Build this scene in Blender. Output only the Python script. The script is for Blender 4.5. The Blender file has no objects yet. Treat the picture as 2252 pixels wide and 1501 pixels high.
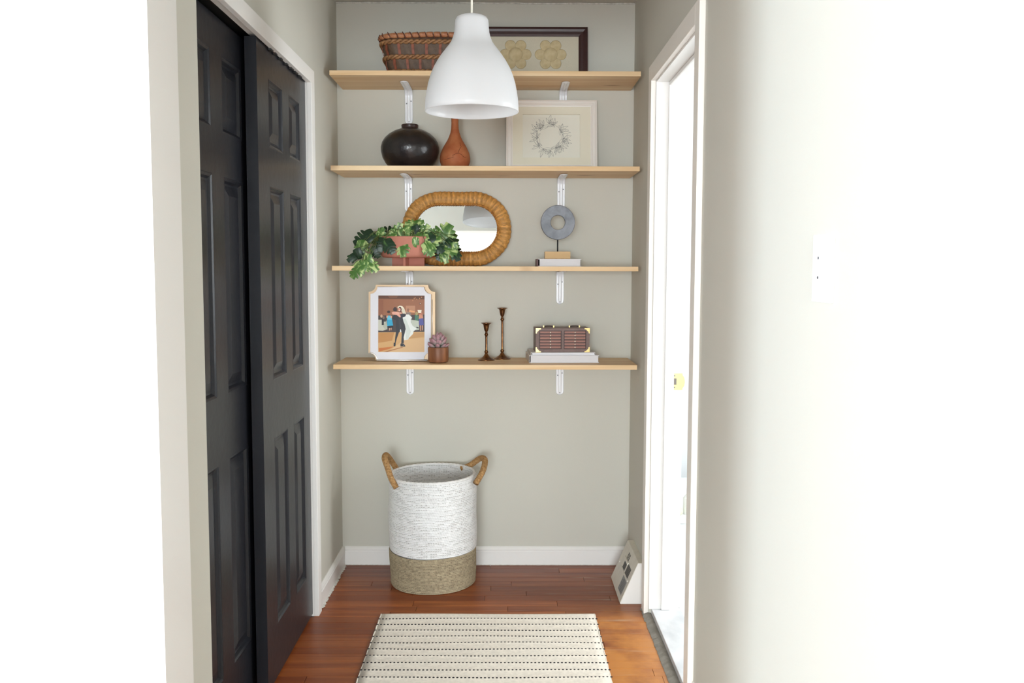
import bpy, bmesh, math, random
from mathutils import Vector, Matrix
from math import sin, cos, pi, radians, sqrt
random.seed(7)
C = bpy.context.scene.collection
SC = bpy.context.scene

# ------------------------------------------------------------------ camera
def make_camera():
    f, pit, yaw, roll = 2040.19, .0804, .0060, -.0026
    def cam2world(xr, d, zr):
        c, s = cos(roll), sin(roll); x = c*xr + s*zr; z = -s*xr + c*zr
        c, s = cos(pit), sin(pit); y = c*d + s*z; z = -s*d + c*z
        c, s = cos(yaw), sin(yaw); return Vector((c*x + s*y, -s*x + c*y, z))
    R = cam2world(1, 0, 0); U = cam2world(0, 0, 1); F = cam2world(0, 1, 0)
    m = Matrix(((R.x, U.x, -F.x, .7318), (R.y, U.y, -F.y, -4.0744), (R.z, U.z, -F.z, 1.3325), (0, 0, 0, 1)))
    cd = bpy.data.cameras.new('camera'); cam = bpy.data.objects.new('camera', cd); C.objects.link(cam)
    cam.matrix_world = m; cd.sensor_width = 36; cd.lens = f/2252*36; cd.clip_start = .05
    SC.camera = cam
make_camera()

# ------------------------------------------------------------------ light and exposure
W_BACK, W_LEFT, W_LEFT2, W_RIGHT, W_BATH, WORLD, EXPO = 470, 90, 120, 50, 52, 1.0, 0.22
w = bpy.data.worlds.new('daylight'); SC.world = w; w.use_nodes = True
w.node_tree.nodes['Background'].inputs[0].default_value = (.93, .97, 1, 1)
w.node_tree.nodes['Background'].inputs[1].default_value = WORLD
def area(name, loc, rot, sx, sy, power, col):
    l = bpy.data.lights.new(name, 'AREA'); l.shape = 'RECTANGLE'; l.size = sx; l.size_y = sy
    l.energy = power; l.color = col
    o = bpy.data.objects.new(name, l); C.objects.link(o); o.location = loc; o.rotation_euler = rot
    return o
area('window_daylight_back', (.1, -10.56, 1.22), (pi/2, 0, 0), 2.5, 1.7, W_BACK, (.84, .94, 1))
area('window_daylight_left', (-2.26, -2.48, 1.3), (pi/2, 0, -pi/2), .6, 1.8, W_LEFT, (.76, .91, 1.06))
area('added_fill_left_rear', (-2.26, -5.9, 1.3), (pi/2, 0, -pi/2), 1.4, 1.7, W_LEFT2, (.84, .94, 1))  # added fill behind the camera, brightens the right wall
area('added_fill_right_rear', (1.45, -4.7, 1.3), (pi/2, 0, pi/2), 1.3, 1.7, W_RIGHT, (.84, .94, 1))  # added fill behind the camera, lifts the left wall strips
area('window_daylight_bathroom', (3.06, -1.15, 1.5), (pi/2, 0, pi/2), 1.1, 1.2, W_BATH, (.92, .97, 1))
SC.view_settings.view_transform = 'Standard'; SC.view_settings.look = 'None'
SC.view_settings.gamma = 1; SC.view_settings.exposure = EXPO; SC.view_settings.use_curve_mapping = False
SC.cycles.use_denoising = True
SC.cycles.max_bounces = 10; SC.cycles.diffuse_bounces = 8
SC.cycles.sample_clamp_indirect = 8

# ------------------------------------------------------------------ materials
def s2l(c):
    return tuple((x/255/12.92 if x/255 <= .04045 else ((x/255+.055)/1.055)**2.4) for x in c) + (1,)
MATS = {}
def mat(name, col, rough=.6, metal=0, spec=.5, bump=0, bscale=60, var=0, vscale=12, coords='Object', stretch=(1, 1, 1), col2=None, coat=0, trans=0):
    if name in MATS: return MATS[name]
    m = bpy.data.materials.new(name); m.use_nodes = True; MATS[name] = m
    nt = m.node_tree; N = nt.nodes; L = nt.links; p = N['Principled BSDF']
    c = s2l(col) if max(col) > 1 else tuple(col) + (1,)
    p.inputs['Base Color'].default_value = c; p.inputs['Roughness'].default_value = rough
    p.inputs['Metallic'].default_value = metal; p.inputs['Specular IOR Level'].default_value = spec
    p.inputs['Coat Weight'].default_value = coat; p.inputs['Transmission Weight'].default_value = trans
    if bump or var:
        tc = N.new('ShaderNodeTexCoord'); mp = N.new('ShaderNodeMapping'); mp.inputs['Scale'].default_value = stretch
        L.new(tc.outputs[coords], mp.inputs[0])
    if var:
        n = N.new('ShaderNodeTexNoise'); n.inputs['Scale'].default_value = vscale; n.inputs['Detail'].default_value = 4
        L.new(mp.outputs[0], n.inputs[0])
        mx = N.new('ShaderNodeMix'); mx.data_type = 'RGBA'
        c2 = s2l(col2) if col2 else tuple(x*(1-var) for x in c[:3]) + (1,)
        rp = N.new('ShaderNodeMapRange'); rp.inputs[1].default_value = .35; rp.inputs[2].default_value = .65
        L.new(n.outputs[0], rp.inputs[0]); L.new(rp.outputs[0], mx.inputs[0])
        mx.inputs[6].default_value = c; mx.inputs[7].default_value = c2
        L.new(mx.outputs[2], p.inputs['Base Color'])
    if bump:
        n2 = N.new('ShaderNodeTexNoise'); n2.inputs['Scale'].default_value = bscale; n2.inputs['Detail'].default_value = 3
        L.new(mp.outputs[0], n2.inputs[0]); b = N.new('ShaderNodeBump'); b.inputs['Strength'].default_value = bump
        b.inputs['Distance'].default_value = .002
        L.new(n2.outputs[0], b.inputs['Height']); L.new(b.outputs[0], p.inputs['Normal'])
    return m
def attr_mat(name, rough=.5, spec=.4):
    if name in MATS: return MATS[name]
    m = bpy.data.materials.new(name); m.use_nodes = True; MATS[name] = m
    nt = m.node_tree; p = nt.nodes['Principled BSDF']; a = nt.nodes.new('ShaderNodeAttribute'); a.attribute_name = 'Col'
    nt.links.new(a.outputs[0], p.inputs['Base Color']); p.inputs['Roughness'].default_value = rough
    p.inputs['Specular IOR Level'].default_value = spec
    return m
def wood_mat(name, c1, c2, c3=None, axis='X', scale=1.0, rough=.5, knots=False, rnd=False, spec=.4, grain=1.0, worn_lit=False):
    """streaky grain running along an axis; every object gets its own shift (and tone when rnd)"""
    if name in MATS: return MATS[name]
    m = bpy.data.materials.new(name); m.use_nodes = True; MATS[name] = m
    nt = m.node_tree; N = nt.nodes; L = nt.links; p = N['Principled BSDF']
    tc = N.new('ShaderNodeTexCoord'); oi = N.new('ShaderNodeObjectInfo')
    mp = N.new('ShaderNodeMapping'); st = {'X': (1.2, 22, 22), 'Y': (22, 1.2, 22), 'Z': (22, 22, 1.2)}[axis]
    mp.inputs['Scale'].default_value = tuple(s*scale for s in st)
    src = 'Generated' if False else 'Object'
    ad = N.new('ShaderNodeVectorMath'); ad.operation = 'ADD'
    mu = N.new('ShaderNodeVectorMath'); mu.operation = 'SCALE'; mu.inputs['Scale'].default_value = 9
    cb = N.new('ShaderNodeCombineXYZ')
    for i in range(3): L.new(oi.outputs['Random'], cb.inputs[i])
    geo = N.new('ShaderNodeNewGeometry')
    L.new(cb.outputs[0], mu.inputs[0]); L.new((geo.outputs['Position'] if rnd else tc.outputs[src]), ad.inputs[0]); L.new(mu.outputs[0], ad.inputs[1])
    L.new(ad.outputs[0], mp.inputs[0])
    n = N.new('ShaderNodeTexNoise'); n.inputs['Scale'].default_value = 1; n.inputs['Detail'].default_value = 6; n.inputs['Distortion'].default_value = .6
    L.new(mp.outputs[0], n.inputs[0])
    r = N.new('ShaderNodeValToRGB'); L.new(n.outputs[0], r.inputs[0])
    r.color_ramp.elements[0].position = .3; r.color_ramp.elements[0].color = s2l(c1)
    r.color_ramp.elements[1].position = .7; r.color_ramp.elements[1].color = s2l(c2)
    out = r.outputs[0]
    if c3 and rnd:
        mx = N.new('ShaderNodeMix'); mx.data_type = 'RGBA'; L.new(out, mx.inputs[6]); mx.inputs[7].default_value = s2l(c3)
        mr = N.new('ShaderNodeMapRange'); mr.inputs[4].default_value = .75; L.new(oi.outputs['Random'], mr.inputs[0]); L.new(mr.outputs[0], mx.inputs[0])
        out = mx.outputs[2]
    if knots:
        v = N.new('ShaderNodeTexVoronoi'); v.inputs['Scale'].default_value = 1; v.inputs['Randomness'].default_value = 1
        mk = N.new('ShaderNodeMapping'); mk.inputs['Scale'].default_value = (3.6, 13, 3)
        L.new(ad.outputs[0], mk.inputs[0]); L.new(mk.outputs[0], v.inputs[0])
        rk = N.new('ShaderNodeMapRange'); rk.inputs[1].default_value = .05; rk.inputs[2].default_value = .17; rk.inputs[3].default_value = .75; rk.inputs[4].default_value = 0
        L.new(v.outputs['Distance'], rk.inputs[0])
        mx = N.new('ShaderNodeMix'); mx.data_type = 'RGBA'; L.new(out, mx.inputs[6]); mx.inputs[7].default_value = s2l((150, 98, 60)); L.new(rk.outputs[0], mx.inputs[0])
        out = mx.outputs[2]
    if worn_lit:
        # honey tint by the doorway: painted bathroom light plus varnish wear, with pale scuffs
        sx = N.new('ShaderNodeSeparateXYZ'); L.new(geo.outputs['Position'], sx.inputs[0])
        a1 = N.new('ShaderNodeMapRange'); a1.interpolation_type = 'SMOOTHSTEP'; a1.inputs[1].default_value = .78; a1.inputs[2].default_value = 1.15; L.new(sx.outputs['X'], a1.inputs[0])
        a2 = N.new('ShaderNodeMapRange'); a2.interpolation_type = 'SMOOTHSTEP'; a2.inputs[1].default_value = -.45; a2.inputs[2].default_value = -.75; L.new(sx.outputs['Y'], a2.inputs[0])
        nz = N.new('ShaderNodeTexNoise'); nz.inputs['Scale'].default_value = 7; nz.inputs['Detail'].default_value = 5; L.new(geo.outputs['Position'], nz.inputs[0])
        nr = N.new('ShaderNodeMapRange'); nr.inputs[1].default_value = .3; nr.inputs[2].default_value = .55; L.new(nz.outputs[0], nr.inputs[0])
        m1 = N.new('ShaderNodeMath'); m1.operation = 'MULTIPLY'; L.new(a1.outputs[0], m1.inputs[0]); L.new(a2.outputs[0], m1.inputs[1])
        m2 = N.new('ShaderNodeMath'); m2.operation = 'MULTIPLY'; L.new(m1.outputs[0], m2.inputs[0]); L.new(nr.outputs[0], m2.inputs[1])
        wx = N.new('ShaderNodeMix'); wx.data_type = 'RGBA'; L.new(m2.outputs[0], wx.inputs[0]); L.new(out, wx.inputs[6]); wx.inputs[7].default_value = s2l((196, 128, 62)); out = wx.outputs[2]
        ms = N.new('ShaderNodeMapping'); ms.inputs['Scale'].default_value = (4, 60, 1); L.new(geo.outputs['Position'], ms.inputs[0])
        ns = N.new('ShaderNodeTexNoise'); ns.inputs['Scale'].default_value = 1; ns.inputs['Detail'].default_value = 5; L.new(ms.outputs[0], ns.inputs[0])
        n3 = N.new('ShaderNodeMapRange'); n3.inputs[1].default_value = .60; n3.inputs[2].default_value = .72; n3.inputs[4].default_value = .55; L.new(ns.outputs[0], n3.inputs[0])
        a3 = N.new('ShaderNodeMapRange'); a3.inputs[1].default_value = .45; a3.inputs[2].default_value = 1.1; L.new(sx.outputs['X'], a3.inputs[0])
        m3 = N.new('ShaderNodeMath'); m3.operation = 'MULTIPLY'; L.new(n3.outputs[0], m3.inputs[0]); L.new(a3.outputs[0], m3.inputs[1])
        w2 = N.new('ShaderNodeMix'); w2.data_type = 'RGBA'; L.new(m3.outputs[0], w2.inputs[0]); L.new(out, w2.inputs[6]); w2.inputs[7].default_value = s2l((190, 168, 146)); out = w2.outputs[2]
    L.new(out, p.inputs['Base Color'])
    p.inputs['Roughness'].default_value = rough; p.inputs['Specular IOR Level'].default_value = spec
    b = N.new('ShaderNodeBump'); b.inputs['Strength'].default_value = .12*grain; b.inputs['Distance'].default_value = .001
    L.new(n.outputs[0], b.inputs['Height']); L.new(b.outputs[0], p.inputs['Normal'])
    return m

M_WALL = mat('greige_wall_paint', (203, 201, 191), .75, bump=.1, bscale=180, spec=.3)
M_CEIL = mat('ceiling_paint', (205, 201, 192), .85, bump=.2, bscale=120)
M_TRIM = mat('white_trim_paint', (236, 234, 231), .38, bump=.1, bscale=60)
M_WHITE = mat('white_wall_paint', (240, 241, 240), .7)
M_DOOR = mat('black_door_paint', (33, 34, 39), .32, spec=.3, bump=.3, bscale=35)
M_METAL = mat('white_enamel_steel', (238, 239, 243), .25, spec=.6)
M_SCREW = mat('steel_screw', (120, 120, 124), .35, metal=1)
M_PINE = wood_mat('pine_board', (212, 172, 122), (235, 208, 168), axis='X', rough=.5, knots=True)
M_FLOOR = wood_mat('oak_strip_floor', (126, 62, 28), (172, 98, 50), (112, 52, 26), axis='X', scale=1.4, rough=.36, rnd=True, spec=.3, worn_lit=True)
M_FLOORB = mat('floor_base_brown', (80, 42, 22), .5)

# ------------------------------------------------------------------ mesh helpers
def box(bm, x0, x1, y0, y1, z0, z1, bev=0):
    vs = [bm.verts.new(p) for p in ((x0, y0, z0), (x1, y0, z0), (x1, y1, z0), (x0, y1, z0), (x0, y0, z1), (x1, y0, z1), (x1, y1, z1), (x0, y1, z1))]
    fs = [bm.faces.new([vs[i] for i in q]) for q in ((0, 3, 2, 1), (4, 5, 6, 7), (0, 1, 5, 4), (1, 2, 6, 5), (2, 3, 7, 6), (3, 0, 4, 7))]
    if bev:
        es = {e for f in fs for e in f.edges}
        bmesh.ops.bevel(bm, geom=list(es), offset=bev, segments=2, affect='EDGES', profile=.7)
    return fs
def BM(*boxes, bev=0):
    bm = bmesh.new()
    for b in boxes: box(bm, *b, bev=bev)
    return bm
def lathe(bm, prof, n=48, cx=0, cy=0, cap0=True, cap1=False):
    rings = []
    for r, z in prof:
        rings.append([bm.verts.new((cx+r*cos(2*pi*i/n), cy+r*sin(2*pi*i/n), z)) for i in range(n)])
    for a, b in zip(rings, rings[1:]):
        for i in range(n): bm.faces.new((a[i], a[(i+1) % n], b[(i+1) % n], b[i]))
    if cap0: bm.faces.new(rings[0][::-1])
    if cap1: bm.faces.new(rings[-1])
    return bm
def tube(bm, pts, r, n=8, closed=False, cap=True):
    pts = [Vector(p) for p in pts]; m = len(pts); rings = []
    up = None
    for i, p in enumerate(pts):
        if closed: t = pts[(i+1) % m]-pts[i-1]
        else: t = pts[min(i+1, m-1)]-pts[max(i-1, 0)]
        t.normalize()
        if up is None: up = t.orthogonal().normalized()
        up = (up - t*up.dot(t)).normalized(); s = t.cross(up)
        rr = r[i] if isinstance(r, (list, tuple)) else r
        rings.append([bm.verts.new(p+(up*cos(2*pi*k/n)+s*sin(2*pi*k/n))*rr) for k in range(n)])
    rng = range(m) if closed else range(m-1)
    for i in rng:
        a, b = rings[i], rings[(i+1) % m]
        for k in range(n): bm.faces.new((a[k], a[(k+1) % n], b[(k+1) % n], b[k]))
    if cap and not closed: bm.faces.new(rings[0][::-1]); bm.faces.new(rings[-1])
    return bm
def prism(bm, pts, axis, a, b):
    """polygon pts (2D) extruded along axis from a to b. axis y: pts=(x,z); axis x: pts=(y,z); axis z: pts=(x,y)"""
    def P(p, t): return {'y': (p[0], t, p[1]), 'x': (t, p[0], p[1]), 'z': (p[0], p[1], t)}[axis]
    v0 = [bm.verts.new(P(p, a)) for p in pts]; v1 = [bm.verts.new(P(p, b)) for p in pts]; n = len(pts)
    bm.faces.new(v0); bm.faces.new(v1[::-1])
    for i in range(n): bm.faces.new((v0[i], v1[i], v1[(i+1) % n], v0[(i+1) % n]))
    return bm
def finish(bm):
    bmesh.ops.recalc_face_normals(bm, faces=bm.faces[:])
def obj(name, bm, m, parent=None, smooth=False, loc=None, rot=None, kind=None, label=None, norm=True):
    if norm: finish(bm)
    me = bpy.data.meshes.new(name); bm.to_mesh(me); bm.free()
    if m: me.materials.append(m)
    if smooth:
        for p in me.polygons: p.use_smooth = True
        if smooth == 'auto':
            me.set_sharp_from_angle(angle=radians(38))
    o = bpy.data.objects.new(name, me); C.objects.link(o)
    if parent: o.parent = parent
    if loc: o.location = loc
    if rot: o.rotation_euler = rot
    if kind: o['kind'] = kind
    if label: o['label'] = label
    return o
def inst(name, me, parent, loc, rot=(0, 0, 0), scale=None):
    o = bpy.data.objects.new(name, me); C.objects.link(o); o.parent = parent; o.location = loc; o.rotation_euler = rot
    if scale: o.scale = scale
    return o
def tag(o, label, cat, group=None):
    o['label'] = label; o['category'] = cat
    if group: o['group'] = group
    return o
def thing(name, label, cat, loc=(0, 0, 0), rot=(0, 0, 0), group=None):
    o = bpy.data.objects.new(name, None); C.objects.link(o); o.location = loc; o.rotation_euler = rot; o.empty_display_size = .05
    return tag(o, label, cat, group)
def struct(name, bm=None, m=None, label=None, cat=None, smooth=False):
    if bm: o = obj(name, bm, m, smooth=smooth)
    else: o = bpy.data.objects.new(name, None); C.objects.link(o)
    o['kind'] = 'structure'
    if label: o['label'] = label
    if cat: o['category'] = cat
    return o
def copy_tree(o, parent=None):
    c = o.copy(); C.objects.link(c)
    if parent: c.parent = parent
    for ch in list(o.children): copy_tree(ch, c)
    return c
def flat(name, layers, parent, loc=(0, 0, 0), rot=(0, 0, 0), m=None, label=None, step=.00012):
    """flat print in the XZ plane facing -Y: list of (polygon, srgb colour), later ones a hair in front"""
    me = bpy.data.meshes.new(name); vs = []; fs = []; cols = []
    for k, (poly, col) in enumerate(layers):
        b = len(vs); vs += [(x, -k*step, z) for x, z in poly]; fs.append(tuple(range(b, b+len(poly)))); cols.append(s2l(col))
    me.from_pydata(vs, [], fs)
    ca = me.color_attributes.new('Col', 'FLOAT_COLOR', 'CORNER')
    i = 0
    for f, col in zip(fs, cols):
        for _ in f: ca.data[i].color = col; i += 1
    me.materials.append(m or attr_mat('printed_ink'))
    o = bpy.data.objects.new(name, me); C.objects.link(o); o.parent = parent; o.location = loc; o.rotation_euler = rot
    if label: o['label'] = label
    return o

# ------------------------------------------------------------------ room shell
W, H = 1.28, 2.459
YR = -10.5
struct('wall_back', BM((-.1, 1.39, 0, .1, 0, H)), M_WALL, 'greige alcove wall behind the pine shelves', 'wall')
struct('wall_left', BM((-.11, 0, -.60, 0, 0, H), (-.11, 0, -1.97, -.60, 2.03, H), (-.11, 0, -1.97, -1.83, 0, 2.03)), M_WALL, 'greige wall around the black closet doors', 'wall')
struct('wall_right', BM((W, 1.39, -.60, 0, 0, H), (W, 1.39, -1.40, -.60, 2.02, H), (W, 1.39, -4.0, -1.40, 0, H), (W, 1.39, YR, -5.4, 0, H), (W, 1.39, -5.4, -4.0, 0, .4), (W, 1.39, -5.4, -4.0, 2.2, H)), M_WALL, 'greige wall with bright doorway, fading to white near the camera', 'wall')
struct('wall_near_left', BM((-2.2, -.018, -2.14, -1.97, 0, H)), M_WHITE, 'white wall left of the closet', 'wall')
struct('trim_7', BM((-.018, .002, -2.142, -1.971, 0, H)), M_TRIM, 'white side board of the cased opening at the near left', 'trim')
struct('wall_closet', BM((-.75, -.70, -1.97, -.5, 0, H), (-.70, -.11, -.55, -.5, 0, H)), M_WHITE)
struct('wall_outer_left', BM((-2.3, -2.2, -2.16, -1.97, 0, H), (-2.3, -2.2, -5.15, -2.80, 0, H), (-2.3, -2.2, YR, -6.65, 0, H), (-2.3, -2.2, -2.80, -2.16, 0, .35), (-2.3, -2.2, -2.80, -2.16, 2.25, H), (-2.3, -2.2, -6.65, -5.15, 0, .4), (-2.3, -2.2, -6.65, -5.15, 2.2, H)), M_WHITE)
struct('wall_front', BM((-2.3, -1.2, YR-.1, YR, 0, H), (1.38, 1.5, YR-.1, YR, 0, H), (-1.2, 1.38, YR-.1, YR, 0, .34), (-1.2, 1.38, YR-.1, YR, 2.1, H)), M_WALL)
struct('wall_bulkhead_added', BM((0, W, -2.14, -1.97, 2.2, H), (-2.2, W, -3.5, -3.4, 2.235, H)), M_WALL)  # unseen bulkheads: near one added to shade the wall top, rear for the mirror
struct('ceiling', BM((-2.3, 3.2, YR-.1, 1.2, H, H+.1)), M_CEIL, 'pale ceiling above the alcove', 'ceiling')
# window frames outside the picture (one of them is what the wicker mirror reflects; the rear side pair is added for fill)
def window(name, x0, x1, z0, z1, place):
    root = struct(name); root.matrix_world = place
    t = .05
    obj('window_frame', BM((x0, x0+t, -.05, .05, z0, z1), (x1-t, x1, -.05, .05, z0, z1), (x0+t, x1-t, -.05, .05, z0, z0+t), (x0+t, x1-t, -.05, .05, z1-t, z1)), M_TRIM, root)
    obj('glass', BM((x0+t, x1-t, -.004, .004, z0+t, z1-t)), GLASS, root)
    obj('window_rail', BM((x0+t, x1-t, -.02, .02, (z0+z1)/2-.02, (z0+z1)/2+.02)), M_TRIM, root)
gm = bpy.data.materials.new('clear_glass'); gm.use_nodes = True; nt = gm.node_tree; nt.nodes.clear()
_o = nt.nodes.new('ShaderNodeOutputMaterial'); _t = nt.nodes.new('ShaderNodeBsdfTransparent'); _g = nt.nodes.new('ShaderNodeBsdfGlossy'); _m = nt.nodes.new('ShaderNodeMixShader')
_g.inputs['Roughness'].default_value = .02; _m.inputs[0].default_value = .05
nt.links.new(_t.outputs[0], _m.inputs[1]); nt.links.new(_g.outputs[0], _m.inputs[2]); nt.links.new(_m.outputs[0], _o.inputs[0]); GLASS = gm
window('window_1', -1.2, 1.38, .34, 2.1, Matrix.Translation((0, YR, 0)))
window('window_2', -.32, .32, .35, 2.25, Matrix.Translation((-2.2, -2.48, 0)) @ Matrix.Rotation(pi/2, 4, 'Z'))

window('added_window_4', -.75, .75, .4, 2.2, Matrix.Translation((-2.2, -5.9, 0)) @ Matrix.Rotation(pi/2, 4, 'Z'))
window('added_window_5', -.7, .7, .4, 2.2, Matrix.Translation((1.335, -4.7, 0)) @ Matrix.Rotation(pi/2, 4, 'Z'))

# closet casing (trim_1): far side casing, header casing, jambs, dark track
t1 = struct('trim_1', label='white casing around the closet opening', cat='trim')
obj('casing', BM((.0, .018, -.62, -.565, 0, 2.05), bev=.002), M_TRIM, t1)
obj('header_casing', BM((.0, .018, -1.83, -.62, 2.0, 2.05), bev=.002), M_TRIM, t1)
obj('jamb', BM((-.11, 0, -.62, -.60, 0, 2.03)), M_TRIM, t1)
obj('header_jamb', BM((-.03, -.0, -1.83, -.62, 2.012, 2.03)), M_TRIM, t1)
M_TRACK = mat('dark_track', (28, 27, 26), .5)
obj('sliding_track', BM((-.10, -.032, -1.83, -.62, 2.022, 2.05)), M_TRACK, t1)
bm = bmesh.new(); y = -.72
while y > -1.2:
    l = random.uniform(.02, .05); box(bm, -.003, .006, y-l, y, 1.995, 2.0); y -= l+random.uniform(.02, .09)
obj('chipped_paint', bm, M_TRACK, t1)
# door leaf with six raised panels
def panel_door(name, y0, y1, xf, cols, label):
    root = struct(name, label=label, cat='door')
    rows = [(.18, .79), (.972, 1.58), (1.70, 1.91)]; z0, z1, th, d = .012, 2.005, .035, .012
    bm = bmesh.new()
    ys = sorted({y0, y1} | {c for p in cols for c in p}); zs = sorted({z0, z1} | {c for p in rows for c in p})
    box(bm, xf-th, xf-d, y0, y1, z0, z1)
    for i in range(len(ys)-1):
        for j in range(len(zs)-1):
            if any(abs(ys[i]-c[0]) < 1e-6 for c in cols) and any(abs(zs[j]-r[0]) < 1e-6 for r in rows): continue
            box(bm, xf-d, xf, ys[i], ys[i+1], zs[j], zs[j+1])
    bmesh.ops.remove_doubles(bm, verts=bm.verts[:], dist=1e-5)
    obj('door_leaf', bm, M_DOOR, root)
    for (a, b) in cols:
        for (e, f) in rows:
            bm = bmesh.new()
            def loop(ins, x): return [bm.verts.new((xf-d+x, yy, zz)) for yy, zz in ((a+ins, e+ins), (b-ins, e+ins), (b-ins, f-ins), (a+ins, f-ins))]
            L = [loop(0, .0118), loop(.004, .0125), loop(.010, .009), loop(.016, .0015), loop(.022, .0015), loop(.05, .0105)]
            for p, q in zip(L, L[1:]):
                for k in range(4): bm.faces.new((p[k], p[(k+1) % 4], q[(k+1) % 4], q[k]))
            bm.faces.new(L[-1])
            obj('raised_panel', bm, M_DOOR, root)
    return root
panel_door('door_1', -1.285, -.625, -.005, [(-1.155, -.975), (-.885, -.725)], 'black sliding closet door on the right, in front')
panel_door('door_2', -1.86, -1.175, -.055, [(-1.75, -1.565), (-1.465, -1.275)], 'black sliding closet door on the left, set behind the other')

# baseboards
def base_profile(h, t=.012): return [(0, 0), (t, 0), (t, h*.72), (t*.75, h*.76), (t*.75, h*.8), (t*.95, h*.84), (t*.6, h*.93), (t*.25, h), (0, h)]
bm = prism(bmesh.new(), [(-a, b) for a, b in base_profile(.084)], 'x', .012, W-.012); struct('baseboard_back', bm, M_TRIM, 'white baseboard below the alcove back wall', 'baseboard')
bm = prism(bmesh.new(), base_profile(.084), 'y', -.53, 0); struct('baseboard_left', bm, M_TRIM, 'white baseboard between corner and closet', 'baseboard')
bm = prism(bmesh.new(), [(W-a, b) for a, b in base_profile(.13, .014)], 'y', YR, -1.462); struct('baseboard_right', bm, M_TRIM, 'white baseboard beside the bathroom doorway', 'baseboard')
# caulk and paint smears along the floor edges
def caulk(name, line, nrm, wmin, wmax, z, m, label):
    bm = bmesh.new(); n = len(line); top = []; bot = []
    for i, p in enumerate(line):
        wv = wmin+(wmax-wmin)*random.random()
        top.append(bm.verts.new((p[0], p[1], z+.004))); bot.append(bm.verts.new((p[0]+nrm[0]*wv, p[1]+nrm[1]*wv, .0012)))
    for i in range(n-1): bm.faces.new((top[i], top[i+1], bot[i+1], bot[i]))
    o = struct(name, bm, m, label, 'trim'); return o
M_CAULK = mat('white_caulk', (222, 219, 212), .6, bump=.8, bscale=200, var=.25, vscale=80)
caulk('trim_2', [(.012, -.54+.54*i/90) for i in range(91)], (1, 0), .003, .012, 0, M_CAULK, 'ragged white caulk along the left baseboard')
caulk('trim_3', [(.012+1.25*i/160, -.012) for i in range(161)], (0, -1), .0005, .005, 0, M_CAULK, 'ragged white caulk along the back baseboard')
bm = bmesh.new()
tube(bm, [(0+W*i/40, -.002, H-.004+random.uniform(-.001, .001)) for i in range(41)], .0035, 6)
tube(bm, [(.002, -.02-1.9*i/40, H-.004+random.uniform(-.001, .001)) for i in range(41)], .003, 6)
tube(bm, [(W-.002, -.02-1.9*i/40, H-.004+random.uniform(-.001, .001)) for i in range(41)], .003, 6)
struct('trim_4', bm, M_CAULK, 'thin white caulk line under the ceiling', 'trim')

# bathroom doorway (door_3)
d3 = struct('door_3', label='white cased doorway into the bright bathroom', cat='doorway')
Yf, Yn, zt = -.60, -1.40, 2.02
M_CAS = mat('casing_paint', (240, 235, 228), .4)
def casing_bm(ya, yb, z0, z1): return BM((W-.018, W, ya, yb, z0, z1), bev=.003)
obj('far_casing', casing_bm(Yf, Yf+.062, 0, 2.075), M_CAS, d3)
obj('near_casing', casing_bm(Yn-.055, Yn+.007, 0, 2.075), M_CAS, d3)
obj('header_casing', casing_bm(Yn+.007, Yf, 2.015, 2.075), M_CAS, d3)
obj('jamb', BM((W, 1.395, Yf-.012, Yf, .025, zt)), M_TRIM, d3)
obj('jamb', BM((W, 1.395, Yn, Yn+.012, .025, zt)), M_TRIM, d3)
obj('header_jamb', BM((W, 1.395, Yn+.012, Yf-.012, zt-.012, zt)), M_TRIM, d3)
obj('door_stop', BM((W+.045, W+.08, Yf-.027, Yf-.012, .027, zt-.012), bev=.005), M_TRIM, d3)
obj('door_stop', BM((W+.045, W+.08, Yn+.027, Yf-.027, zt-.027, zt-.012), bev=.005), M_TRIM, d3)
obj('door_stop', BM((W+.045, W+.08, Yn+.012, Yn+.027, .027, zt-.027), bev=.005), M_TRIM, d3)
M_BRASSL = mat('pale_brass', (236, 222, 160), .28, metal=.6)
bm = bmesh.new(); box(bm, 1.352, 1.394, Yf-.0148, Yf-.0122, .872, .935); 
sp = obj('strike_plate', bm, M_BRASSL, d3, label='pale brass strike plate')
obj('lip', prism(bmesh.new(), [(1.394, .878), (1.401, .888), (1.403, .903), (1.401, .918), (1.394, .929)], 'y', Yf-.0148, Yf-.0122), M_BRASSL, sp)
obj('latch_hole', BM((1.358, 1.371, Yf-.0152, Yf-.0146, .892, .916)), mat('latch_hole_grey', (120, 112, 105), .5), sp)
for z in (.882, .926):
    obj('screw', lathe(bmesh.new(), [(.0025, 0), (.0025, .001)], 12, cap1=True), M_SCREW, sp, loc=(1.364, Yf-.0148, z), rot=(pi/2, 0, 0))
# marble sill
M_MARB = mat('white_marble', (232, 233, 236), .25, var=.3, vscale=5, col2=(200, 203, 208), stretch=(2, 1, 1))
s = struct('trim_5', BM((1.291, 1.40, Yn+.008, Yf-.0, 0, .026), bev=.003), M_MARB, 'white marble threshold of the bathroom doorway', 'threshold')
M_GROUT = mat('grey_grout', (150, 145, 136), .9, bump=1, bscale=120, var=.3, vscale=30)
from mathutils import noise as mnoise
def nz_(i): return .5+.5*mnoise.noise(Vector((i*.23, 3, 0)))+.4*mnoise.noise(Vector((i*.7, 9, 0)))
bm = bmesh.new(); n = 140; A = []; B = []; D = []
for i in range(n+1):
    y = -.535-.92*i/n; inn = 1.258 if i < 6 else 1.262
    A.append(bm.verts.new((1.291, y, .006))); B.append(bm.verts.new((1.276+random.uniform(-.003, .003), y, .009+random.uniform(-.002, .002))))
    D.append(bm.verts.new((1.262-.009*nz_(i)+random.uniform(-.002, .001), y, .001)))
for i in range(n):
    bm.faces.new((A[i], A[i+1], B[i+1], B[i])); bm.faces.new((B[i], B[i+1], D[i+1], D[i]))
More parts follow.
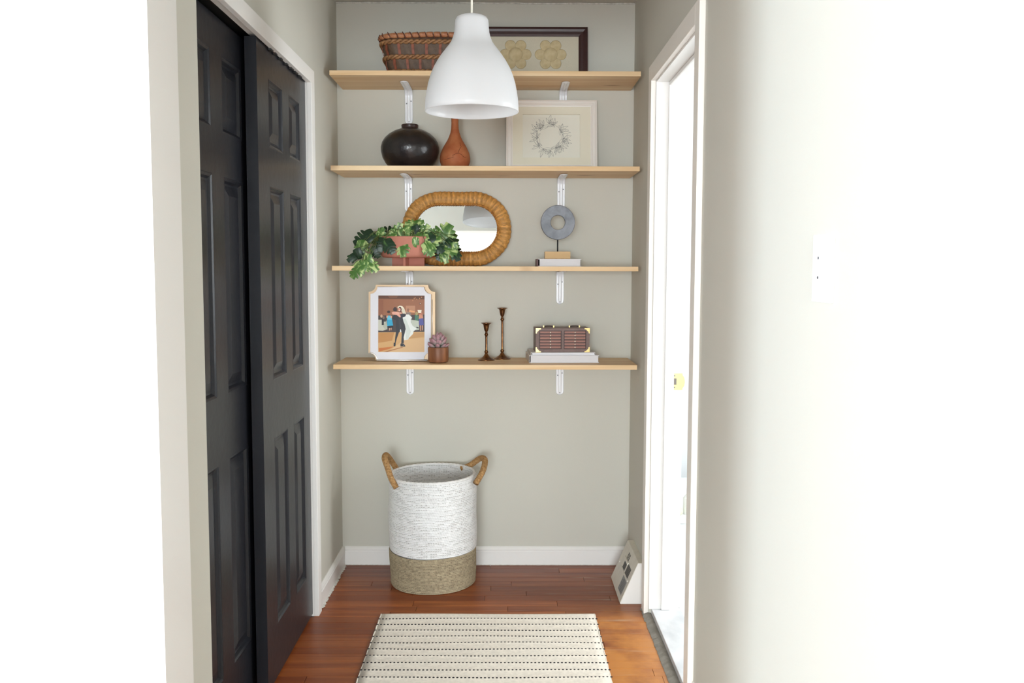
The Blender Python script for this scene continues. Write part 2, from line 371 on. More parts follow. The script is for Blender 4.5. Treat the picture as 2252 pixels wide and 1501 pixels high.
struct('trim_6', bm, M_GROUT, 'crumbled grey mortar strip between wood floor and threshold', 'trim', smooth=True)
# bathroom beyond
M_BATH = mat('bathroom_white_tile', (244, 246, 248), .25)
struct('wall_bathroom', BM((3.1, 3.2, -2.4, -1.72, 0, H), (3.1, 3.2, -.58, 1.0, 0, H), (3.1, 3.2, -1.72, -.58, 0, .88), (3.1, 3.2, -1.72, -.58, 2.12, H), (1.39, 3.1, -2.5, -2.4, 0, H), (1.39, 3.1, .9, 1.0, 0, H), (1.39, 1.40, .1, .9, 0, H)), M_BATH)
window('window_3', -.57, .57, .88, 2.12, Matrix.Translation((3.1, -1.15, 0)) @ Matrix.Rotation(pi/2, 4, 'Z'))
bt = struct('floor_bathroom', BM((1.40, 3.1, -2.4, .9, -.02, .012)), mat('tile_grout', (205, 205, 205), .6), 'white tiled bathroom floor', 'floor')
M_TILE = mat('floor_tile_white', (240, 241, 242), .2)
bm = BM((-.107, .107, -.105, .105, 0, .008), bev=.001); tl = obj('tile', bm, M_TILE, bt, loc=(1.51, -.14, .012))
for i in range(4):
    for j in range(-1, 6):
        if (i, j) != (0, 0): inst('tile', tl.data, bt, (1.51+.218*i, -.14-.216*j, .012))
tb = thing('bathtub', 'low white bathtub seen through the doorway', 'bathtub', (1.42, -.12, .012))
obj('apron', BM((0, 1.6, 0, .03, 0, .215), bev=.004), M_BATH, tb)
bm = bmesh.new(); o1 = [(0, -.012), (1.6, -.012), (1.6, .75), (0, .75)]; i1 = [(.1, .08), (1.5, .08), (1.5, .66), (.1, .66)]
r0 = [bm.verts.new((x, y, .215)) for x, y in o1]; r1 = [bm.verts.new((x, y, .24)) for x, y in o1]; r2 = [bm.verts.new((x, y, .24)) for x, y in i1]; r3 = [bm.verts.new((.8+(x-.8)*.85, .37+(y-.37)*.8, .03)) for x, y in i1]
for a, b in ((r0, r1), (r1, r2), (r2, r3)):
    for k in range(4): bm.faces.new((a[k], a[(k+1) % 4], b[(k+1) % 4], b[k]))
bm.faces.new(r3)
obj('basin', bm, M_BATH, tb)
sp = thing('bath_sponge', 'small cream sponge with dark tip on the tub rim', 'sponge', (1.486, -.09, .2525))
bm = bmesh.new(); lathe(bm, [(.012, 0), (.019, .006), (.021, .018), (.016, .03), (.006, .037)], 20, cap1=True); obj('body', bm, mat('cream_sponge', (214, 214, 190), .8, bump=.6, bscale=150), sp, smooth=True)
obj('tip', lathe(bmesh.new(), [(.0075, .037), (.004, .042), (.001, .046)], 12, cap1=True), mat('dark_tip', (90, 88, 86), .5), sp, label='dark pointed tip')
bt2 = thing('soap_bottle', 'white bottle at the wall side of the bathtub rim', 'bottle', (1.535, -.07, .2525))
bm = bmesh.new(); lathe(bm, [(.024, 0), (.026, .01), (.026, .07), (.01, .09)], 24, cap1=True); obj('bottle_body', bm, M_WHITE, bt2, smooth='auto')
obj('cap', lathe(bmesh.new(), [(.011, .09), (.011, .11)], 16, cap1=True), M_WHITE, bt2)

# floor: separate strips where they can be told apart, one slab beyond
fl = struct('floor', BM((-2.3, 1.39, YR-.1, 0, -.1, -.008), (-2.3, 1.30, YR-.1, -2.35, -.008, 0)), M_FLOORB, 'reddish brown oak strip floor', 'floor')
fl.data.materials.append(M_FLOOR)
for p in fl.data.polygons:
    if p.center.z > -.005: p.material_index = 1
bm = BM((0, 1, -.0282, .0282, -.008, 0)); plank = bm
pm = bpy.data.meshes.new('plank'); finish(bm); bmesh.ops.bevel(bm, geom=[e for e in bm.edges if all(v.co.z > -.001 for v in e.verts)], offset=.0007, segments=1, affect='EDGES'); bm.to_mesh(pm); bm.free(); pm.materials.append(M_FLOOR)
y = -.0285; row = 0
while y > -2.34:
    x = -.11 if y < -.62 and y > -1.83 else 0.0
    if y < -1.97: x = -.5
    xe = 1.29
    xx = x - random.uniform(0, .6); first = True
    while xx < xe:
        l = random.uniform(.35, .95); a = max(xx, x); b = min(xx+l, xe)
        if b-a > .01:
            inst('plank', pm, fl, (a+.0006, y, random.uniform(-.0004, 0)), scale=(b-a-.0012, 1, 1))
        xx += l
    y -= .057; row += 1

# ------------------------------------------------------------------ shelves and brackets
SZ = [2.109, 1.735, 1.334, .933]; X0, X1, SD = .025, 1.266, .305
names = ['top', 'second', 'third', 'bottom']
slab = ['topmost pine shelf, holding the wicker basket and flower frame', 'second pine shelf from the top, under the black vase', 'third pine shelf from the top, under the oval mirror', 'lowest pine shelf, under the candlesticks and drawer chest']
for i, z in enumerate(SZ):
    o = obj('wall_shelf', BM((0, X1-X0, -SD, 0, -.019, 0), bev=.0012), M_PINE, loc=(X0, -.001, z)); tag(o, slab[i], 'shelf', 'pine shelves')
def bracket():
    root = thing('shelf_bracket', '', 'bracket', (0, 0, 0), group='white shelf brackets')
    hw = .0165; vl, al = .145, .205; R = .03
    # centre line of strip (y out, z up), origin at wall/shelf corner (top)
    path = [(-.0022, -vl)] + [(-.0022, -vl+.02*k) for k in range(1, 6)]
    path += [(-.0022-R*(1-cos(a)), -R+R*sin(a)-.002) for a in [pi/2*k/6 for k in range(1, 7)]][0:6]
    path += [(-R-(al-R)*k/5, -.002) for k in range(1, 6)]
    s0 = 0; S = [0]
    for a, b in zip(path, path[1:]): S.append(S[-1]+math.dist(a, b))
    T = S[-1]; xs = [-1, -.8, -.45, -.28, -.14, 0, .14, .28, .45, .8, 1]
    # resample
    def at(s):
        for k in range(len(S)-1):
            if s <= S[k+1]+1e-9:
                f = (s-S[k])/(S[k+1]-S[k]); a, b = path[k], path[k+1]
                dy, dz = b[0]-a[0], b[1]-a[1]; l = math.hypot(dy, dz)
                return a[0]+dy*f, a[1]+dz*f, (-dz/l, dy/l)
        a, b = path[-2], path[-1]; return b[0], b[1], (0, -1)
    n = 60; bm = bmesh.new(); grid = []
    for i in range(n+1):
        s = T*i/n; y, z, nr = at(s)
        e = min(s, T-s); wv = hw if e > hw else sqrt(max(1e-8, hw*hw-(hw-e)**2))
        ridge = min(1, e/.02)
        row = []
        for u in xs:
            h = .0012 if abs(u) > .85 else 0
            h += .006*ridge*(max(0, 1-(abs(u)/.42)) if abs(u) < .42 else 0)
            if abs(u) < .1: h -= .002*ridge
            row.append(bm.verts.new((u*wv, y+nr[0]*h, z+nr[1]*h)))
        grid.append(row)
    for i in range(n):
        for j in range(len(xs)-1): bm.faces.new((grid[i][j], grid[i][j+1], grid[i+1][j+1], grid[i+1][j]))
    bmesh.ops.recalc_face_normals(bm, faces=bm.faces[:])
    o = obj('bracket_strip', bm, M_METAL, root, smooth='auto')
    md = o.modifiers.new('s', 'SOLIDIFY'); md.thickness = .0018; md.offset = 0
    for x, z in ((-.0095, -.058), (.0095, -.048), (0, -.134)):
        bm = lathe(bmesh.new(), [(.0028, 0), (.0028, .0012), (.0012, .0018)], 12, cap1=True)
        obj('screw', bm, M_SCREW, root, loc=(x, -.0035 if x else -.0038, z), rot=(pi/2, 0, 0), label='grey screw head')
    return root
br = bracket()
k = 0
for i, z in enumerate(SZ):
    for side, x in (('left', (.309, .305, .307, .307)[i]), ('right', (.974, .968, .966, .968)[i])):
        o = br if k == 0 else copy_tree(br); k += 1
        o.location = (x, -.001, z-.0195)
        nb = {(0, 'left'): 'white steel bracket under the topmost shelf, above the black vase', (0, 'right'): 'white steel bracket under the topmost shelf, behind the wreath picture',
              (1, 'left'): 'white steel bracket under the second shelf, left, going down behind the mirror', (1, 'right'): 'white steel bracket under the second shelf, above the ring sculpture',
              (2, 'left'): 'white steel bracket under the third shelf, above the wedding photo frame', (2, 'right'): 'white steel bracket under the third shelf, below the ring sculpture',
              (3, 'left'): 'white steel bracket under the lowest shelf, left side over the basket', (3, 'right'): 'white steel bracket under the lowest shelf, below the drawer chest'}[(i, side)]
        o['label'] = nb

# ------------------------------------------------------------------ pendant lamp
pl = thing('pendant_lamp', 'white bell-shaped pendant lamp hanging on a white cord', 'lamp', (.626, -1.23, 1.798))
q = .00137
prof = [(103, 0), (102.6, 10), (101.5, 28), (99, 43), (96, 59), (91, 76), (84, 93), (75, 109), (66, 122), (57.5, 133), (51, 141), (45, 150), (41, 160), (38.5, 170), (37.3, 180), (36.8, 190), (36.2, 196), (33, 201.5), (27, 204.5), (16, 206.5), (4, 207)]
bm = bmesh.new(); n = 72
outer = [(r*q, z*q) for r, z in prof]; inner = [(max(r*q-.003, .003), z*q-(.003 if z > 190 else 0)) for r, z in prof]
lathe(bm, inner[::-1]+[((103*q-.0015), -.0015)]+outer, n, cap0=False)
m = mat('white_lamp_plastic', (236, 237, 239), .3, spec=.5)
sh = m.node_tree; P = sh.nodes['Principled BSDF']; tr = sh.nodes.new('ShaderNodeBsdfTranslucent'); tr.inputs[0].default_value = (.97, .97, .97, 1); mx = sh.nodes.new('ShaderNodeMixShader'); mx.inputs[0].default_value = .5
sh.links.new(P.outputs[0], mx.inputs[1]); sh.links.new(tr.outputs[0], mx.inputs[2]); sh.links.new(mx.outputs[0], sh.nodes['Material Output'].inputs[0])
obj('lamp_shade', bm, m, pl, smooth=True)
obj('cord', tube(bmesh.new(), [(0, 0, .283), (0, 0, H-1.798)], .0032, 10), mat('white_cord', (232, 228, 214), .5), pl)
obj('ceiling_cup', lathe(bmesh.new(), [(.045, H-1.798-.05), (.05, H-1.798)], 32, cap1=True), M_TRIM, pl, smooth='auto')
obj('lamp_socket', lathe(bmesh.new(), [(.02, .21), (.022, .283)], 24, cap1=True), M_TRIM, pl, smooth='auto')
obj('light_bulb', lathe(bmesh.new(), [(.001, .11), (.018, .116), (.029, .135), (.028, .155), (.015, .19), (.013, .21)], 24), mat('frosted_bulb', (235, 233, 225), .4), pl, smooth=True)

# ------------------------------------------------------------------ light switch
M_SW = mat('white_switch_plastic', (248, 248, 248), .3)
sw = thing('light_switch', 'white light switch plate on the bright right wall', 'switch', (W, -2.475, 1.331))
obj('plate', BM((-.006, 0, -.048, .048, -.0585, .0585), bev=.002), M_SW, sw)
obj('toggle', BM((-.016, -.006, -.005, .005, -.004, .014), bev=.001), M_SW, sw)
for z in (.018, -.016): obj('screw', lathe(bmesh.new(), [(.0024, 0), (.0024, .001)], 10, cap1=True), M_SCREW, sw, loc=(-.006, .017, z), rot=(0, -pi/2, 0))

# ------------------------------------------------------------------ heater
M_HEAT = mat('cream_heater_enamel', (216, 211, 198), .45, bump=.2, bscale=80, var=.08, vscale=30)
ht = thing('baseboard_heater', 'small wedge-shaped cream heater vent on the floor at right', 'heater', (1.2795, -.49, 0))
bm = prism(bmesh.new(), [(-.096, .004), (-.093, 0), (0, 0), (0, .166), (-.023, .166), (-.027, .163)], 'y', 0, .31)
obj('housing', bm, M_HEAT, ht)
obj('end_plate', prism(bmesh.new(), [(-.094, .002), (0, .002), (0, .164), (-.025, .164)], 'y', -.0015, 0), mat('white_heater_side', (232, 230, 226), .45), ht, label='white triangular end plate')
# local frame on the sloping face
slope = Vector((-.027+.096, 0, .163-.004)).normalized(); nrm = Vector((-slope.z, 0, slope.x)); base = Vector((-.096, 0, .004)); SLEN = .173
def fp(s, t, h=0): p = base+slope*s+nrm*h; return Vector((p.x, t, p.z))
def fbox(bm, s0, s1, t0, t1, h, skew=0):
    v = [bm.verts.new(fp(a, b, hh)) for hh in (0.0, h) for a, b in ((s0, t0), (s0, t1), (s1, t1+skew), (s1, t0+skew))]
    for qd in ((0, 3, 2, 1), (4, 5, 6, 7), (0, 1, 5, 4), (1, 2, 6, 5), (2, 3, 7, 6), (3, 0, 4, 7)): bm.faces.new([v[i] for i in qd])
M_BLK = mat('vent_black', (18, 16, 18), .6)
for g0, nn, s0, s1 in ((.105, 5, .088, .122), (.205, 4, .088, .122), (.075, 6, .126, .158), (.205, 3, .126, .158)):
    pass
for k in range(6): bm = bmesh.new(); fbox(bm, .088, .128, .051+k*.013, .0595+k*.013, .0006); obj('vent_slot', bm, M_BLK, ht)
for k in range(4): bm = bmesh.new(); fbox(bm, .088, .124, .149+k*.014, .1585+k*.014, .0006); obj('vent_slot', bm, M_BLK, ht)
for k in range(3): bm = bmesh.new(); fbox(bm, .132, .158, .150+k*.018, .158+k*.018, .0006); obj('vent_slot', bm, M_BLK, ht)
bm = bmesh.new(); fbox(bm, .120, .131, .130, .225, .004); obj('damper_lever', bm, M_HEAT, ht)
bm = bmesh.new(); fbox(bm, .02, .078, .03, .125, .0006); obj('sticker', bm, mat('grey_sticker', (140, 141, 140), .5), ht, label='grey rating sticker with rows of small print')
bm = bmesh.new()
for k in range(11): fbox(bm, .024+k*.0048, .0258+k*.0048, .036, .118-random.random()*.03, .0009)
obj('small_print', bm, mat('sticker_ink', (88, 90, 92), .5), ht)
bm = bmesh.new(); fbox(bm, .082, .0845, .12, .235, .002); obj('pressed_rib', bm, M_HEAT, ht)
for t in (.03, .28): obj('screw', lathe(bmesh.new(), [(.004, 0), (.003, .002)], 12, cap1=True), M_TRIM, ht, loc=fp(.085, t), rot=(0, -math.atan2(slope.z, slope.x)-0, 0))

# ------------------------------------------------------------------ laundry basket
bk = thing('laundry_basket', 'tall two-tone rope basket, white above and seagrass below', 'basket', (.42, -.215, 0))
HB, ZS = .462, .150
def brad(z): return .1765+.004*sin(pi*z/HB)+.004*z/HB
def basket_wall(z0, z1, rows, K, inner=False, amp=.0038):
    nu, nv = K*3, rows*5; me_v = []; fs = []
    for j in range(nv+1):
        v = j/5; f = v-math.floor(v); row = math.floor(v)
        for i in range(nu):
            u = 2*pi*i/nu
            wob = .002*sin(3*u+1)+.0015*sin(5*u+row*.2)
            tw = cos(K*u/1.0 + f*3.2 + row*2.1)
            h = amp*(sqrt(max(0, 1-(2*f-1)**2))*(.72+.28*tw))
            z = z0+(z1-z0)*j/nv + .004*sin(u*1+.6)*(j/nv)
            r = (brad(z)+wob)+(h if not inner else -.007-h)
            me_v.append((r*cos(u), r*sin(u), max(z, .001)))
    for j in range(nv):
        for i in range(nu):
            a = j*nu+i; b = j*nu+(i+1) % nu
            fs.append((a, b, b+nu, a+nu))
    me = bpy.data.meshes.new('woven'); me.from_pydata(me_v, [], fs); me.update()
    ca = me.color_attributes.new('Col', 'FLOAT_COLOR', 'POINT'); rr2 = random.Random(rows); buf = []
    hi, lo = (((.79, .785, .78), (.20, .17, .14)) if z1 > .3 else ((.45, .37, .245), (.10, .07, .045)))  # lo: shade of the weave gaps put into the colour as dark dashes
    opened = {}
    for row in range(rows+1):
        st_ = rr2.random() < .5; opened[row] = []
        for k in range(K):
            if rr2.random() < .12: st_ = not st_
            opened[row].append((.35 if st_ else 1) if rr2.random() < .8 else 1)
    strand = [[rr2.uniform(.78, 1.12) if z1 < .3 else rr2.uniform(.93, 1.05) for k in range(K)] for row in range(rows+1)]
    for j in range(nv+1):
        row = j//5; edge = (j % 5 == 0)
        for i in range(nu):
            k = i//3; tshade = strand[row][k]
            if z1 < .3 and (i+j) % 3 == 0: tshade *= .62
            g_ = edge and opened[row][k] < 1 and i % 3 != 0
            c_ = lo if g_ else hi
            buf += [c_[0]*tshade, c_[1]*tshade, c_[2]*tshade, 1]
    ca.data.foreach_set('color', buf)
    return me
def rope_mat(name, c1, c2, c3, sc):
    m = mat(name, c1, .85, spec=.2, var=.5, vscale=sc, col2=c2, stretch=(1, 1, 3), bump=.6, bscale=350); return m
M_ROPEV = attr_mat('braided_rope', .85, .2)
M_ROPEW = rope_mat('white_paper_rope', (240, 239, 238), (222, 219, 216), None, 60)
M_ROPEN = rope_mat('seagrass_rope', (186, 168, 132), (118, 100, 72), None, 110)
M_JUTE = mat('jute_wrap', (190, 150, 100), .9, var=.4, vscale=120, col2=(150, 110, 66), stretch=(1, 1, 1), bump=.8, bscale=300)
def meobj(name, me, m, parent, kind=None, label=None):
    me.materials.append(m); o = bpy.data.objects.new(name, me); C.objects.link(o); o.parent = parent
    for p in me.polygons: p.use_smooth = True
    if kind: o['kind'] = kind
    if label: o['label'] = label
    return o
meobj('white_weave', basket_wall(ZS, HB, 46, 118), M_ROPEV, bk, label='white braided rope upper wall')
meobj('seagrass_weave', basket_wall(.0, ZS, 23, 118), M_ROPEV, bk, label='natural seagrass braided lower wall')
meobj('inner_weave', basket_wall(.02, HB, 70, 100, True, .003), M_ROPEV, bk)
obj('rim', tube(bmesh.new(), [((brad(HB)-.003)*cos(a)*1.0, (brad(HB)-.003)*sin(a), HB+.004*sin(a+.6)+.0008*sin(a*60)) for a in [2*pi*i/240 for i in range(240)]], .0062, 8, closed=True), M_ROPEW, bk, smooth=True)
obj('bottom', lathe(bmesh.new(), [(.172, .002), (.172, .012)], 48, cap1=True), M_ROPEN, bk)
def bez(P, n=24):
    P = [Vector(p) for p in P]; out = []
    segs = len(P)-1
    for s in range(segs):
        p0 = P[max(s-1, 0)]; p1 = P[s]; p2 = P[s+1]; p3 = P[min(s+2, segs)]
        for k in range(n):
            t = k/n; out.append(.5*((2*p1)+(-p0+p2)*t+(2*p0-5*p1+4*p2-p3)*t*t+(-p0+3*p1-3*p2+p3)*t**3))
    out.append(P[-1]); return out
def handle(pts):
    c = bez(pts, 26); bm = bmesh.new(); tube(bm, c, [.0118+.0012*sin(i*1.9) for i in range(len(c))], 14); return bm
L = lambda x, y, z: (x-.42, y+.215, z)
obj('handle', handle([L(.284, -.348, .432), L(.262, -.335, .468), L(.240, -.30, .515), L(.225, -.255, .535), L(.222, -.19, .535), L(.228, -.13, .510), L(.25, -.10, .465), L(.262, -.095, .44)]), M_JUTE, bk, smooth=True, label='jute-wrapped loop handle')
obj('handle', handle([L(.536, -.085, .455), L(.575, -.095, .472), L(.615, -.12, .505), L(.636, -.16, .515), L(.642, -.205, .507), L(.632, -.26, .478), L(.606, -.30, .44)]), M_JUTE, bk, smooth=True, label='jute-wrapped loop handle')

# ------------------------------------------------------------------ rug
rg = thing('striped_rug', 'cream flatweave rug with dotted black stripes', 'rug', (.255, -.61, 0))
RW = .816; bm = bmesh.new(); n = 170; xs = 24
def rz(x, y): return .006+.0012*sin(y*60+x*3)*0+.0008*sin(x*9+y*11)
rows_y = [-.052-.0559*k for k in range(32)]
g = []
for j in range(n*2+1):
    y = -1.9*j/(n*2); d = min(abs(y-r) for r in rows_y)
    g.append([bm.verts.new((RW*i/xs, y, rz(RW*i/xs, y)+.0018*math.exp(-(d/.005)**2))) for i in range(xs+1)])
for j in range(n*2):
    for i in range(xs): bm.faces.new((g[j][i], g[j][i+1], g[j+1][i+1], g[j+1][i]))
# skirt
for seq in ([r[0] for r in g], [r[-1] for r in g], g[0]):
    low = [bm.verts.new((v.co.x, v.co.y, .0005)) for v in seq]
    for a in range(len(seq)-1): bm.faces.new((seq[a], seq[a+1], low[a+1], low[a]))
M_RUG = mat('cream_cotton', (250, 242, 229), .95, spec=.1, bump=1, bscale=500, var=.12, vscale=90)
obj('rug_field', bm, M_RUG, rg, smooth=True)
M_STITCH = mat('black_yarn', (38, 35, 36), .9)
for r in rows_y:
    bm = bmesh.new(); x = .0; 
    while x < RW+.004:
        yy = r+.0018*sin(x*7+r*30); z = rz(x, yy)+.0008; l = .0052
        lo = .0042 if random.random() < .9 else .0046
        v = [bm.verts.new((x+dx, yy+dy, z+dz)) for dx, dy, dz in ((-l, 0, 0), (-l*.5, -lo, 0), (l*.5, -lo, 0), (l, 0, 0), (l*.5, lo, 0), (-l*.5, lo, 0), (0, 0, .0024))]
        for k in range(6): bm.faces.new((v[k], v[(k+1) % 6], v[6]))
        x += .0128
    obj('stitch_row', bm, M_STITCH, rg)
bm = bmesh.new()
for i in range(2): tube(bm, [((-.001 if i == 0 else RW+.001)+.0006*sin(k*1.1), -1.9*k/150, .004) for k in range(151)], .003, 6)
obj('side_hem', bm, M_RUG, rg, smooth=True)

# ------------------------------------------------------------------ top shelf: wicker basket
wb = thing('wicker_basket', 'brown woven wicker basket at left of the topmost shelf', 'basket', (.40, -.16, SZ[0]))
def rrect(a, b, r, n=10):
    out = []
    for cx, cy, a0 in ((a-r, b-r, 0), (-a+r, b-r, pi/2), (-a+r, -b+r, pi), (a-r, -b+r, 3*pi/2)):
        for k in range(n+1): t = a0+pi/2*k/n; out.append((cx+r*cos(t), cy+r*sin(t)))
    return out
def resample(pts, n):
    P = [Vector((p[0], p[1], 0)) for p in pts]; P.append(P[0]); S = [0]
    for a, b in zip(P, P[1:]): S.append(S[-1]+(b-a).length)
    out = []; k = 0
    for i in range(n):
        s = S[-1]*i/n
        while S[k+1] < s: k += 1
        f = (s-S[k])/max(1e-9, S[k+1]-S[k]); p = P[k].lerp(P[k+1], f); tt = (P[k+1]-P[k]).normalized(); out.append((p, tt))
    return out, S[-1]
base_ring, PER = resample(rrect(.152, .105, .06), 240)
def wscale(z): return 1+.20*(z/.15)
def wpt(u, z, out=0):
    i = u*240; k = int(i) % 240; f = i-int(i); p, t = base_ring[k]; p2, _ = base_ring[(k+1) % 240]; pp = p.lerp(p2, f)*wscale(z)
    nn = Vector((t.y, -t.x, 0)); pp = pp+nn*out; return Vector((pp.x, pp.y, z))
M_WB1 = mat('dark_cane', (96, 74, 56), .6, var=.3, vscale=60, bump=.4, bscale=200)
M_WB2 = mat('red_cane', (138, 74, 50), .55, var=.3, vscale=80)
M_WB3 = mat('tan_cane', (160, 116, 76), .6, var=.35, vscale=70, col2=(120, 82, 50))
M_WB4 = mat('rim_cane', (188, 136, 96), .5, var=.3, vscale=50, col2=(160, 100, 66))
M_WB5 = mat('dark_lashing', (84, 36, 24), .5)
HT = .138
bm = bmesh.new(); rings = []
for z in (0, .02, .04, .06, .08, .10, .12, HT): rings.append([bm.verts.new(wpt(i/240, z, .002*sin(i*.52+(z*50)))) for i in range(240)])
for a, b in zip(rings, rings[1:]):
    for i in range(240): bm.faces.new((a[i], a[(i+1) % 240], b[(i+1) % 240], b[i]))
bm.faces.new(rings[0][::-1])
o = obj('body', bm, M_WB1, wb, smooth=True, norm=False); md = o.modifiers.new('s', 'SOLIDIFY'); md.thickness = .004; md.offset = -1
NST = 19
for r_, (za, zb) in enumerate(((.008, .055), (.066, .112))):
    for k in range(NST):
        u = (k+.5*r_)/NST; c = wpt(u, (za+zb)/2); bm = bmesh.new(); hw = .0048
        pts = []
        for z, oo in ((za, .001), ((za+zb)/2, .005), (zb, .001)):
            a = wpt((u-hw/PER) % 1, z, oo)-c; b = wpt((u+hw/PER) % 1, z, oo)-c; pts.append((bm.verts.new(a), bm.verts.new(b), bm.verts.new(b*.995+Vector((0, 0, 0))), ))
        for a, b in zip(pts, pts[1:]): bm.faces.new((a[0], a[1], b[1], b[0]))
        o = obj('stake', bm, M_WB2, wb, loc=c, norm=False); md = o.modifiers.new('s', 'SOLIDIFY'); md.thickness = .002; md.offset = 0
for zc in (.004, .060, .118):
    bm = bmesh.new()
    for ph in (0, pi):
        tube(bm, [wpt(i/360, max(.003, zc+.0048*sin(i/360*2*pi*24+ph)), .004+.0035*cos(i/360*2*pi*24+ph)) for i in range(360)], .0054, 6, closed=True)
    obj('twisted_band', bm, M_WB3, wb, smooth=True)
NR = 38
for k in range(NR):
    u0, u1 = k/NR, (k+.93)/NR; c = wpt((u0+u1)/2, HT+.004)
    bm = bmesh.new(); P = []
    for s in range(5):
        u = u0+(u1-u0)*s/4; P.append(wpt(u % 1, HT+.005+.0025*sin(u*2*pi*3), .001)-c)
    tube(bm, P, [.0098, .0108, .011, .0108, .0098], 8)
    obj('rim_wrap', bm, M_WB4, wb, loc=c, smooth=True)
for k in range(NR):
    u = (k+.965)/NR; c = wpt(u % 1, HT+.004); a = wpt((u-.006) % 1, HT+.016, .004)-c; b = wpt(u % 1, HT+.004, .012)-c; d = wpt((u+.006) % 1, HT-.008, .006)-c
    obj('rim_lashing', tube(bmesh.new(), [a, b, d], .0019, 5), M_WB5, wb, loc=c)

# dark flower picture
M_MAHO = mat('dark_mahogany', (58, 30, 28), .35, var=.2, vscale=40, stretch=(1, 1, 8))
def frame_parts(root, w, h, fw, d, m, prof=None):
    """four mitred mouldings standing from z=0, back at y=0"""
    def side(pts_outer, pts_inner):
        bm = bmesh.new(); (a, b), (c, e) = pts_outer, pts_inner
        def mid(p, q, t): return (p[0]+(q[0]-p[0])*t, p[1]+(q[1]-p[1])*t)
        sec = prof or [(0, 0), (0, -d), (.25, -d*1.05), (.5, -d*.85), (.8, -d*.8), (1, -d*.6), (1, 0)]
        A = [bm.verts.new((mid(a, c, t)[0], y, mid(a, c, t)[1])) for t, y in sec]; B = [bm.verts.new((mid(b, e, t)[0], y, mid(b, e, t)[1])) for t, y in sec]
        for i in range(len(sec)): j = (i+1) % len(sec); bm.faces.new((A[i], A[j], B[j], B[i]))
        bm.faces.new(A); bm.faces.new(B[::-1]); obj('moulding', bm, m, root)
    o = [(0, 0), (w, 0), (w, h), (0, h)]; i_ = [(fw, fw), (w-fw, fw), (w-fw, h-fw), (fw, h-fw)]
    for k in range(4): side((o[k], o[(k+1) % 4]), (i_[k], i_[(k+1) % 4]))
def circle(cx, cz, r, n=28, sq=1, rot=0): return [(cx+r*cos(2*pi*k/n+rot), cz+r*sq*sin(2*pi*k/n+rot)) for k in range(n)]
ff = thing('flower_picture', 'dark wood framed picture of two beige paper flowers on the top shelf', 'picture', (.606, -.052, SZ[0]), (radians(-6), 0, 0))
frame_parts(ff, .468, .237, .038, .018, M_MAHO)
obj('backing', BM((.03, .438, -.006, 0, .03, .207)), mat('linen_beige', (208, 200, 180), .9, bump=.5, bscale=400), ff)
M_PAP = mat('kraft_paper_petals', (208, 190, 152), .9, var=.15, vscale=40, col2=(194, 174, 134))
for fx in (.162, .311):
    fz = .122; fr = .045
    for k in range(6):
        a = pi/6+pi/3*k+pi/6*0+.0; a = pi/3*k+.0
        px, pz = fx+fr*.98*cos(a+pi/3*0), fz+fr*.98*sin(a)
        bm = bmesh.new(); lathe(bm, [(.0225, 0), (.0235, .0012), (.021, .002), (.012, .0012), (.010, .002), (.003, .0022)], 26, cap1=True)
        obj('petal', bm, M_PAP, ff, loc=(px, -.0062, pz), rot=(pi/2, 0, 0), smooth=True)
    bm = bmesh.new(); lathe(bm, [(.031, 0), (.030, .003), (.015, .0038), (.003, .004)], 30, cap1=True)
    obj('flower_centre', bm, M_PAP, ff, loc=(fx, -.0062, fz), rot=(pi/2, 0, 0), smooth=True)

# ------------------------------------------------------------------ second shelf
bv = thing('black_vase', 'squat round black ceramic vase on the second shelf', 'vase', (.329, -.16, SZ[1]))
M_BLKC = mat('black_glazed_ceramic', (26, 23, 24), .28, spec=.5, bump=.9, bscale=45, var=.4, vscale=25, col2=(40, 33, 32))
prof = [(.070, 0), (.085, .006), (.101, .024), (.114, .047), (.1205, .072), (.121, .09), (.116, .110), (.105, .128), (.088, .144), (.066, .157), (.045, .165), (.036, .168)]
bm = lathe(bmesh.new(), prof, 64); obj('body', bm, M_BLKC, bv, smooth=True)
bm = lathe(bmesh.new(), [(.036, .167), (.0345, .173), (.0355, .178), (.0355, .182), (.033, .184), (.029, .182), (.028, .165), (.05, .14)], 48, cap0=False); obj('neck', bm, mat('dark_brown_rim', (52, 34, 32), .35), bv, smooth=True, label='dark brown rim')
gv = thing('gourd_vase', 'orange brown cracked gourd-shaped vase beside the black vase', 'vase', (.5155, -.155, SZ[1]))
prof = [(.036, 0), (.048, .004), (.057, .016), (.0625, .032), (.0635, .047), (.060, .066), (.052, .086), (.042, .104), (.032, .120), (.0245, .136), (.019, .152), (.016, .168), (.0148, .19), (.0155, .215), (.018, .232), (.016, .236), (.013, .215)]
m = mat('burnt_orange_clay', (182, 112, 72), .6, spec=.3, var=.4, vscale=22, col2=(166, 92, 56), bump=.5, bscale=70)
bm = lathe(bmesh.new(), prof, 56); obj('body', bm, m, gv, smooth=True)
def rad_at(z):
    for (r0, z0), (r1, z1) in zip(prof, prof[1:]):
        if z0 <= z <= z1: return r0+(r1-r0)*(z-z0)/(z1-z0)
    return .05
bm = bmesh.new()
for line in ([(.62, .108), (.55, .098), (.6, .09), (.45, .082), (.3, .068), (.26, .062), (.1, .058), (-.1, .052), (-.05, .044), (-.35, .040), (-.7, .036)], [(.26, .062), (.5, .056), (.62, .048), (.85, .044)]):
    pts = []
    for a, z in line:
        r = rad_at(z)+.0003; pts.append((r*sin(a), -r*cos(a), z))
    tube(bm, pts, .0008, 5)
obj('crack', bm, mat('crack_brown', (84, 40, 24), .8), gv, label='dark crack lines')

